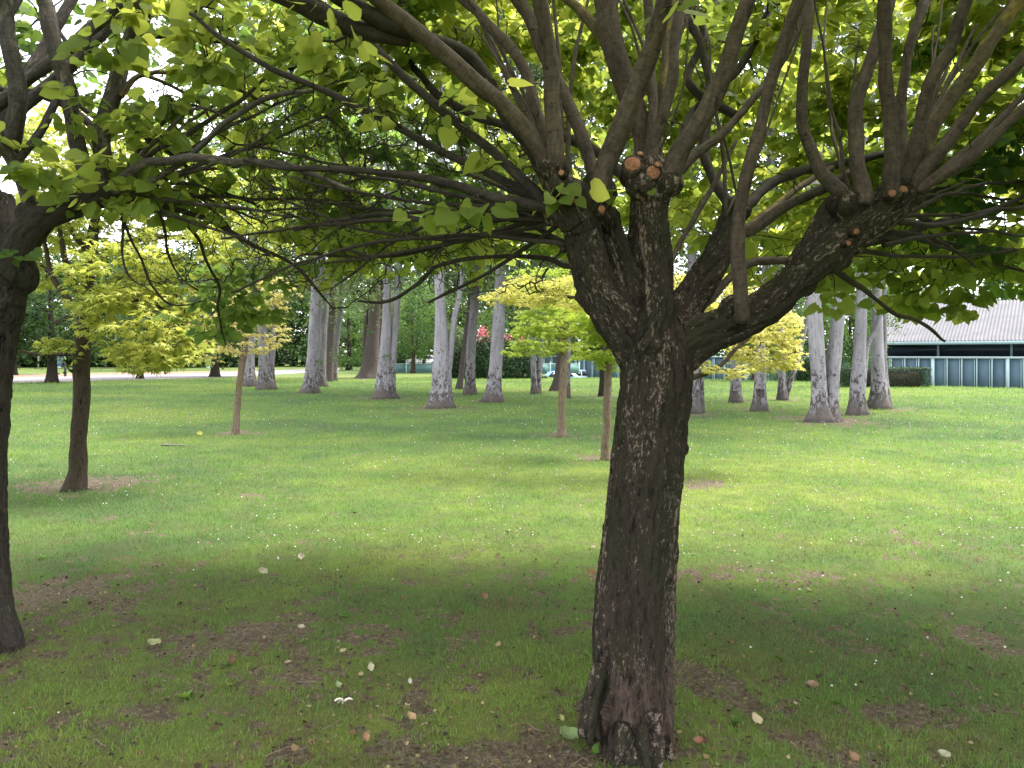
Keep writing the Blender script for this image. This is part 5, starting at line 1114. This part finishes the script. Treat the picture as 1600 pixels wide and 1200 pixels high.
# the scar on the heart-marked poplar
g = G(1186, 642); hs = MB(); t = np.linspace(0, 2 * math.pi, 25)[:-1]; hx = 16 * np.sin(t) ** 3; hy = 13 * np.cos(t) - 5 * np.cos(2*t) - 2 * np.cos(3*t) - np.cos(4*t)
cc = at(1183, 613, g[1]); rr = 19 / 2 * g[1] / F * 1.06
ang = (hx / 16 * .11) / rr; ring = np.stack([cc[0] + .05 + rr * np.sin(ang), g[1] - rr * np.cos(ang) * 1.10, cc[2] + hy / 16 * .13], 1)
V = np.vstack([ring, [cc[0] + .05, g[1] - rr * 1.12, cc[2]]]); fs = np.array([[k, (k + 1) % 24, 24] for k in range(24)])
pr = [o for o in COL.objects if o.get('label', '').startswith('white poplar bearing')][0]
V2 = V + np.array([0, .06, 0]); Vall = np.vstack([V, V2]); sd = np.array([[k, (k+1) % 24, (k+1) % 24 + 25, k + 25] for k in range(24)])
o = mesh_np('scar', Vall - np.array(pr.location), [fs, sd], plain('old_scar', (.06, .05, .045), .9, .3, 20), pr)

# ------------------------------------------------------------------ trees beyond
WOODC = [crown_mesh('wood_crown', 1.9, 11, 4.3, 150, 60, .24, M['wood_leaf'], s, clump=.95) for s in (11, 12)]
MIDC = [crown_mesh('mid_crown', 1.6, 9.5, 3.6, 150, 60, .20, M['mid_leaf'], s, clump=.8) for s in (21, 22)]
def far_tree(px, py, w, label, kind, ci, h=1., rs=1., tr=M['dark_bark'], d=None, group='trees beyond the poplars', lean=0, low=0.):
    if d: g = np.array(((px - CX) * d / F, d, 0.))
    else: g = G(px, py)
    gz = tz(g[0], g[1]); d = g[1]
    root = thing('broadleaf_tree', label, 'tree', (g[0], g[1], gz), group)
    z = np.linspace(-.05, 8 * h, 26); P = np.stack([lean * z + .06 * np.sin(z), .05 * np.cos(z * 1.3), z], 1); r = w / 2 * d / F
    V, fl, bk = tube(P, np.maximum(.04, r * (1 - z / (9.5 * h)) * (1 + .5 * np.exp(-z * 3))), 14, .12, 3); mb = MB(); mb.add(V, fl, bk); mb.build('trunk', tr, root, smooth=True)
    me, C = (WOODC if kind == 'w' else MIDC)[ci % 2]; c = bpy.data.objects.new('crown', me); COL.objects.link(c); c.parent = root
    c.rotation_euler = (0, 0, RNG.uniform(0, 6.3)); c.scale = (rs, rs, h); c.location = (0, 0, -low)
    Pl, Rl = [], []
    for k in range(8):
        a = RNG.uniform(0, 6.3); z0 = RNG.uniform(1.8, 5) * h; s_ = np.linspace(0, 1, 5); o_ = np.array([math.cos(a), math.sin(a), .6]); Pl.append(np.array([lean * z0, 0, z0]) + o_ * (s_ * 2.6 * rs)[:, None]); Rl.append(np.maximum(.012, r * .35 * (1 - s_)))
    limb_each(Pl, Rl, tr, root)
far_tree(80, 598, 15, 'dark-trunked tree standing at the near edge of the path, behind the left maple', 'w', 0, .8, .8)
far_tree(218, 592, 9, 'dark slim tree at the path edge, hidden by the drooping yellow-green crown', 'w', 1, .75, .7)
far_tree(335, 589, 13, 'dark straight tree at the path edge beside the green litter bin', 'w', 0, .85, .8)
far_tree(244, 579, 9, 'dark leaning tree on the sunny grass across the path', 'w', 1, .9, .9)
far_tree(20, 586, 10, 'dark tree across the path near the left edge', 'w', 0, .9, .9)
far_tree(-60, 600, 16, 'dark tree beyond the left edge at the path', 'w', 1, .9, .9)
far_tree(457, 571, 7, 'small dark tree in the distance left of the speckled poplar', 'w', 1, .9, .8, d=100)
far_tree(432, 570, 5, 'farther dark tree seen between the forked poplar and the speckled one', 'w', 0, .9, .8, d=112)
far_tree(545, 575, 8, 'bright mid-green tree low behind the leaning slender poplar', 'm', 0, .95, 1., d=76, low=.8)
far_tree(630, 570, 7, 'dark tree with a bare trunk beyond the teal fence, left one', 'w', 1, .9, .9, d=92)
far_tree(645, 582, 7, 'brown-trunked tree in front of the teal fence', 'm', 1, .8, .8, M['maple_bark'], d=64)
far_tree(662, 570, 5, 'dark tree beyond the teal fence, right one', 'w', 0, .9, .9, d=88)
far_tree(705, 575, 9, 'dense dark tree rising over the broad hedge', 'w', 1, 1.0, 1.0, d=72)
far_tree(800, 580, 9, 'mid-green tree over the hedge behind the lime maple', 'm', 0, 1.05, 1.1, d=66)
far_tree(880, 580, 8, 'dark tree beyond the parked blue car', 'w', 0, .8, .8, d=92, low=.4)
far_tree(1235, 592, 10, 'grey-green tree close in front of the building', 'm', 1, .8, .62, d=50, low=1.0)
far_tree(1330, 592, 8, 'mid-green tree between the poplars and the building', 'm', 0, .95, .7, d=49, low=.3)
far_tree(1010, 592, 8, 'dark tree in line with the big trunk near the building', 'w', 1, .9, .9, d=80)
far_tree(1178, 596, 6, 'brown-stemmed tree against the blue-grey panels', 'w', 0, .8, .6, M['maple_bark'], d=46)

# the far-off wood closing the view: one mass
def woodland():
    rg = np.random.default_rng(5); VV, FF, TT, n0 = [], [], [], 0
    for k in range(74):
        a = -.95 + 1.9 * (k % 37) / 36 + rg.normal(0, .012); d = (104 if k < 37 else 128) + rg.uniform(-7, 7)
        if a > .10: d += 22
        V, fl, t, C = crown_cloud('w', .3, 10 + 6 * rg.random(), 6.0, 46, 46, .75, None, 100 + k, clump=1.6)
        VV.append(V + np.array([d * math.sin(a), d * math.cos(a), -.5])); FF.append(fl[0] + n0); n0 += len(V); TT.append(t * .8)
    o = mesh_np('woodland', np.concatenate(VV), np.concatenate(FF), M['wood_leaf'], attrs={'tint': np.concatenate(TT)})
    tag(o, 'far-off dark wood closing the view behind the lawn', 'woodland', kind='stuff')
woodland()

# ------------------------------------------------------------------ hedges and shrubs
def leaf_volume(name, label, cat, base, size, n, leaf, mat, box=True, rz=0., seed=1, core=M['dark_bark'], extra=None, lump=.12, group=None):
    rg = np.random.default_rng(seed); v = rg.uniform(-1, 1, (n, 3))
    if box:
        ax = rg.integers(0, 3, n); sg = np.where(rg.random(n) < .5, -1, 1.); ax[rg.random(n) < .25] = 2
        for a in range(3): v[ax == a, a] = sg[ax == a] * rg.uniform(.86, 1.02, (ax == a).sum())
        v[(ax == 2), 2] = np.abs(v[(ax == 2), 2])
    else:
        q = rg.normal(0, 1, (n, 3)); q[:, 2] = np.abs(q[:, 2]) - .25; q /= np.linalg.norm(q, axis=1)[:, None]; v = q * rg.uniform(.72, 1.03, n)[:, None]
        v[:, 2] = v[:, 2] * 2 - 1
    h = np.array(size) / 2; p = v * h; p *= (1 + lump * fbm(v * 2.6 + seed, 3, 9))[:, None]
    p[:, 2] += h[2]; p[:, 2] = np.maximum(p[:, 2], .03)
    c, s = math.cos(rz), math.sin(rz); p = p @ np.array([[c, -s, 0], [s, c, 0], [0, 0, 1]]).T
    nr = v @ np.array([[c, -s, 0], [s, c, 0], [0, 0, 1]]).T + rg.normal(0, .7, (n, 3))
    V, fl = scatter(OVAL, OVAL_F, p, rotmats(nr, rg.uniform(0, 6.3, n)), leaf * rg.uniform(.6, 1.4, n))
    root = thing(name, label, cat, base, group)
    mesh_np('foliage', V, fl, mat, root, attrs={'tint': np.repeat(np.clip(.45 + .3 * fbm(p * 1.3, 3, 4) + rg.normal(0, .17, n), 0, 1), 4)})
    # stems and inner wood
    k = 40; a0 = rg.uniform(-.75, .75, (k, 2)) * h[:2]; s_ = np.linspace(0, 1, 5)
    P = np.stack([np.concatenate([(a0[i] * (1 + .15 * s_[:, None])), (s_ * h[2] * 1.6)[:, None]], 1) for i in range(k)]); P += rg.normal(0, .04, P.shape)
    P = P @ np.array([[c, -s, 0], [s, c, 0], [0, 0, 1]]).T
    Vt, Q, bk = batch_tubes(P, np.full((k, 5), .03) * (1 - s_ * .7), 5); mb = MB(); mb.add(Vt, Q, bk)
    mb.box((0, 0, h[2] * .92), (size[0] * .82, size[1] * .8, size[2] * .80), rz, .15) if box else None
    mb2 = MB(); mb2.V = mb.V; mb2.F = mb.F; mb2.n = mb.n; mb2.build('stems', core, root)
    if extra: extra(root)
    return root
b1 = at(770, 592, 50); 
def blooms(root):
    rg = np.random.default_rng(3); n = 900; c = rg.normal(0, 1, (34, 3)) * np.array([.42, .3, .38]) + np.array([.1, -.6, 2.6]); c[17:, 0] += 1.9; p = c[rg.integers(0, 26, n)] + rg.normal(0, .13, (n, 3))
    V, fl = scatter(OVAL, OVAL_F, p, rotmats(rg.normal(0, 1, (n, 3)), rg.uniform(0, 6, n)), rg.uniform(.09, .16, n)); mesh_np('blossom', V, fl, M['pink'], root, attrs={'tint': np.repeat(rg.random(n), 4)})
leaf_volume('hedge', 'broad dark feathery hedge behind the stout pale poplar', 'hedge', (b1[0], 50.5, 0), (6.6, 2.2, 2.9), 15000, .13, M['hedge_leaf'], False, 0, 5, lump=.2)
leaf_volume('flowering_shrub', 'tall oleander with pink blossom showing over the broad hedge', 'shrub', (at(755, 590, 54)[0], 54, 0), (5.0, 1.6, 3.1), 6000, .14, M['mid_leaf'], False, 0, 6, extra=blooms, lump=.2)
leaf_volume('hedge', 'feathery grey-green shrub at the left end of the broad hedge', 'shrub', (at(710, 590, 52)[0], 51.5, 0), (2.6, 1.8, 3.6), 5500, .12, M['pop_leaf'], False, 0, 7, lump=.25)
b2 = at(1377, 604, 37.4)
leaf_volume('hedge', 'clipped box-shaped dark hedge behind the rightmost poplars', 'hedge', (b2[0], 37.2, tz(b2[0], 37.2) - .08), (4.05, 1.2, 1.0), 16000, .055, M['hedge_leaf'], True, 0, 8, lump=.05)
leaf_volume('hedge', 'dark shrub at the foot of the building left of the great twin poplar', 'shrub', (at(1255, 600, 48)[0], 47, -.6), (1.6, 1.4, 2.0), 4000, .10, M['hedge_leaf'], False, 0, 9, lump=.2)

# ------------------------------------------------------------------ building with the lavender metal roof
def building():
    A = np.array([33.3, 50.0]); B = np.array([16.8, 62.0]); u = (A - B) / np.linalg.norm(A - B); nrm = np.array([u[1], -u[0]]); nrm = -nrm if nrm[1] > 0 else nrm
    ang = math.atan2(u[1], u[0]); z0, zt = -1.45, 1.34
    panel = plain('blue_grey_panel', (.06, .10, .13), .7, .14, .8, 0, 0, .2)
    frame = plain('pale_teal_frame', (.27, .37, .40), .5, .06, 3)
    dark = plain('recess_shade', (.018, .028, .040), .2, .2, 1, 0, 0, .5)
    wallm = plain('blue_wall', (.10, .14, .17), .7, .1, 2)
    m, ns, lk, out = nmat('lavender_metal_roof'); tc = ns.new('ShaderNodeTexCoord').outputs['Object']
    c = ramp(ns, lk, noise(ns, lk, tc, 1.2, 4, .6), [(.3, (.07, .069, .08)), (.7, (.098, .097, .108))]); prin(ns, lk, out, c, .7, None, .2)
    roofm = m
    def pt(t, off, z): q = A - u * t + nrm * off; return (q[0], q[1], z)
    root = thing('building', 'long low building of blue-grey panels with pale teal mullions and a lavender metal roof', 'building', pt(20, 0, z0))
    org = np.array(root.location)
    def fin(mb, name, mat, **k): o = mb.build(name, mat, root, **k); o.data.transform(__import__('mathutils').Matrix.Translation(-root.location)); return o
    t0, t1, pitch = -22.0, 41.0, .87
    mb = MB(); mb.box(pt((t0 + t1) / 2, -.20, (z0 + zt) / 2), (t1 - t0, .30, zt - z0), ang); fin(mb, 'wall', wallm)
    k0, k1 = int(t0 / pitch), int(t1 / pitch)
    fr = MB(); pn = 0
    for k in range(k0, k1 + 1):
        t = k * pitch
        wide = (k - 1) % 5 == 0
        fr.box(pt(t, .02, (z0 + zt) / 2 - .02), (.21 if wide else .06, .17 if wide else .12, zt - z0 - (0 if wide else .05)), ang)
        if not wide:
            fr.box(pt(t + .13, -.01, (z0 + zt) / 2 - .03), (.035, .08, zt - z0 - .07), ang)
        # one panel between two mullions
        if -7 < t < 36:
            pm = MB(); pm.box(pt(t + pitch / 2, -.022, (z0 + zt) / 2), (pitch - .10, .045, zt - z0 - .12), ang); fin(pm, 'panel', panel)
    fin(fr, 'mullions', frame)
    rl = MB(); rl.box(pt((t0 + t1) / 2, .03, zt + .035), (t1 - t0, .22, .085), ang); fin(rl, 'top_rail', frame)
    # recess with its shade put into the dark band, eave and roof on the right-hand part
    r0, r1 = -22.0, 9.3
    g = MB(); g.box(pt((r0 + r1) / 2, -1.8, zt + .62), (r1 - r0 - .4, .2, 1.3), ang); fin(g, 'recess_band', dark)
    post = MB()
    for k in range(8): post.box(pt(r0 + 1 + k * 4.35, -1.66, zt + .60), (.14, .12, 1.18), ang)
    fin(post, 'posts', frame)
    sl = MB(); sl.box(pt((r0 + r1) / 2, -.95, zt + .02), (r1 - r0, 1.6, .04), ang); fin(sl, 'ledge', wallm)
    ev = MB(); ev.box(pt((r0 + r1) / 2, -.35, 2.36), (r1 - r0, .12, .22), ang); fin(ev, 'eave', frame)
    sof = MB(); sof.box(pt((r0 + r1) / 2, -1.25, 2.31), (r1 - r0 - .1, 1.6, .06), ang); fin(sof, 'soffit', wallm)
    # corrugated sheet rising away from the camera
    n = int((r1 - r0) / .11); ts = np.linspace(r0, r1, n * 2); rows = 5; V = []
    for j in range(rows):
        s_ = j / (rows - 1)
        for i, t in enumerate(ts):
            b = .06 if (i // 2) % 2 else 0.
            V.append(pt(t, -.30 - 7.5 * s_, 2.47 + 3.1 * s_ + b))
    m_ = len(ts); Q = [[j*m_+i, j*m_+i+1, (j+1)*m_+i+1, (j+1)*m_+i] for j in range(rows-1) for i in range(m_-1)]
    V = np.array(V); Vb = V - np.array([0, 0, .07]); Fq = np.array(Q)
    o = mesh_np('roof', np.vstack([V, Vb]) - org, [Fq, Fq[:, ::-1] + len(V)], roofm, root)
    gb = MB(); e1 = np.array([pt(r1 - .05, -.45, 2.3), pt(r1 - .05, -7.8, 2.3), pt(r1 - .05, -7.8, 5.45), pt(r1 - .2, -.45, 2.3), pt(r1 - .2, -7.8, 2.3), pt(r1 - .2, -7.8, 5.45)])
    gb.add(e1, [np.array([[0, 1, 2], [5, 4, 3]]), np.array([[0, 3, 4, 1], [1, 4, 5, 2], [2, 5, 3, 0]])]); fin(gb, 'gable', wallm)
building()

# ------------------------------------------------------------------ small things far off
def bollard(px, py, label):
    g = G(px, py); root = None; r = .085; z = np.array([0, .02, .75, .80, .84, .95, .98, 1.0]); rr = np.array([1.15, 1, 1, 1.08, .9, .9, .7, .05]) * r
    V, fl, bk = tube(np.stack([0 * z, 0 * z, z], 1), rr, 14); mb = MB(); mb.add(V, fl, bk)
    o = mb.build('bollard', plain('dark_wood_post', (.022, .018, .015), .7, .2, 6), smooth=False); o.location = (g[0], g[1], tz(g[0], g[1])); tag(o, label, 'bollard', 'posts along the far side of the path')
bollard(102, 588.5, 'dark post beside the path, left of the left maple trunk')
bollard(258, 585, 'dark post beside the path, below the drooping yellow-green crown')
def pale_post(px, py, label):
    g = G(px, py); mb = MB(); mb.box((0, 0, .75), (.11, .11, 1.5), 0, .01); mb.box((0, 0, 1.53), (.14, .14, .05), 0, .01)
    o = mb.build('post', plain('grey_post', (.22, .20, .18), .8, .15, 5)); o.location = (g[0], g[1], 0); tag(o, label, 'post', 'grey posts on the far lawn')
pale_post(60, 576, 'thin grey post on the far lawn, the right one of the two')
pale_post(52, 574, 'thin grey post on the far lawn, the left one of the two')
def bin_(px, py, d, col, label, name='litter_bin', h=1.2):
    x = (px - CX) * d / F; root = thing(name, label, 'bin', (x, d, 0)); mm = plain(name + '_paint', col, .45, .1, 4)
    z = np.array([.25, .27, .6, .95, 1.0]) * h; V, fl, bk = tube(np.stack([0*z, 0*z, z], 1), np.array([.24, .28, .30, .33, .30]), 18); mb = MB(); mb.add(V, fl); mb.build('body', mm, root, smooth=False)
    z = np.array([1.03, 1.06, 1.2, 1.28]) * h; V, fl, bk = tube(np.stack([0*z, 0*z, z], 1), np.array([.33, .35, .26, .06]), 18); mb = MB(); mb.add(V, fl); mb.build('lid', mm, root)
    mb = MB(); mb.box((0, .30, .62 * h), (.07, .07, 1.24 * h), 0, .01); mb.box((0, 0, .12 * h), (.30, .30, .22 * h), 0, .02); mb.build('stand', plain('pale_stand', (.45, .55, .55), .5, .1, 4), root)
bin_(325, 568, 84, (.02, .16, .12), 'green litter bin on the far lawn beside the straight dark tree')
bin_(93, 568, 84, (.10, .17, .30), 'blue litter bin with a pale stand, far off behind the left maple')
def fence():
    d = 65.5; x0, x1 = (590 - CX) * d / F, (905 - CX) * d / F
    root = thing('mesh_fence', 'low teal fence with pale posts beyond the sunny far lawn', 'fence', (x0, d, -.1))
    sh = plain('teal_screen', (.10, .20, .19), .7, .15, 1.2); ps = plain('mint_post', (.45, .62, .58), .5, .1, 4)
    n = 7; st = (x1 - x0) / n
    for k in range(n):
        mb = MB(); mb.box((st * (k + .5), 0, .42), (st - .10, .03, .76), 0); mb.build('screen', sh, root)
    for k in range(n + 1):
        mb = MB(); mb.box((st * k, 0, .50), (.09, .09, 1.0), 0, .01); mb.box((st * k, 0, 1.02), (.12, .12, .04)); mb.build('post', ps, root)
    mb = MB(); mb.box(((x1 - x0) / 2, -.03, .85), (x1 - x0, .035, .035)); mb.build('rail', ps, root)
fence()
def car(px, d, col, label, rz, z):
    x = (px - CX) * d / F; root = thing('parked_car', label, 'car', (x, d, z)); root.rotation_euler = (0, 0, rz)
    paint = plain('car_paint', col, .3, .04, 2, 0, .1, .6); glass = plain('car_glass', (.02, .025, .03), .1, .1, 2, 0, 0, .6); ty = plain('tyre', (.015, .015, .015), .8, .1, 5); al = plain('wheel_rim', (.35, .36, .38), .4, .1, 5)
    prof = [(-2.15, .35), (-2.2, .7), (-2.05, .92), (-1.45, 1.02), (-.85, 1.42), (-.3, 1.52), (.7, 1.5), (1.35, 1.38), (1.85, 1.0), (2.1, .9), (2.18, .55), (2.1, .3)]
    def shell(pr, w0, inset):
        L = len(pr); V = []
        for sy in (-1, 1):
            for (a, b) in pr: V.append((a, sy * (w0 - inset * max(0, b - .9)), b))
        Q = [[i, i + 1, L + i + 1, L + i] for i in range(L - 1)] + [[L - 1, 0, L, 2 * L - 1]]
        return np.array(V), [np.array(Q), np.array([list(range(L))[::-1], list(range(L, 2 * L))])]
    V, fl = shell(prof, .88, .30); mb = MB(); mb.add(V, fl); mb.build('body', paint, root)
    for sy in (-1, 1):
        for (a0, a1, b0, b1) in [(-.95, .0, -.55, -.08), (.08, 1.35, .08, 1.05)]:
            V = []
            for off in (0, .012):
                for (a, b) in ((a0, 1.0), (a1, 1.0), (b1, 1.40), (b0, 1.40)): V.append((a, sy * (.885 - .30 * (b - .9) + off), b))
            mb = MB(); mb.add(V, np.array([[0,1,2,3],[4,7,6,5],[0,4,5,1],[1,5,6,2],[2,6,7,3],[3,7,4,0]])); mb.build('window', glass, root)
    for (a0, z0_, a1, z1_) in [(-1.40, 1.06, -.90, 1.40), (1.80, 1.04, 1.40, 1.36)]:
        s_ = 1 if a0 > 0 else -1; V = []
        for off in (0, .015):
            for (a, zz, w) in ((a0, z0_, .74), (a0, z0_, -.74), (a1, z1_, -.66), (a1, z1_, .66)): V.append((a + s_ * (off + .02), w, zz + off + .01))
        mb = MB(); mb.add(V, np.array([[0,1,2,3],[4,7,6,5],[0,4,5,1],[1,5,6,2],[2,6,7,3],[3,7,4,0]])); mb.build('windscreen', glass, root)
    for wx in (-1.35, 1.35):
        for sy in (-1, 1):
            y = np.array([-.1, -.09, .09, .1]) + sy * .80; P = np.stack([0*y + wx, y, 0*y + .33], 1); V, fl, bk = tube(P, np.array([.28, .33, .33, .28]), 20); mb = MB(); mb.add(V, fl); w = mb.build('wheel', ty, root)
            P = np.stack([np.array([wx, wx]), np.array([.0, .112]) * sy + sy * .80, np.array([.33, .33])], 1); V, fl, bk = tube(P, np.array([.19, .17]), 14); mb = MB(); mb.add(V, fl); mb.build('rim', al, w)
        mb = MB(); mb.box((wx * 1.62, -.6, .72), (.06, .28, .12), 0, .02); mb.build('headlight' if wx < 0 else 'tail_light', al, root)
car(868, 66, (.16, .30, .52), 'light blue car parked beyond the crest, seen between two poplars', .25, -1.35)
car(905, 70, (.42, .55, .62), 'pale grey-blue car parked right of the light blue one', .15, -1.35)
car(662, 98, (.55, .56, .58), 'white car far off beyond the teal fence', 0., 0.0)
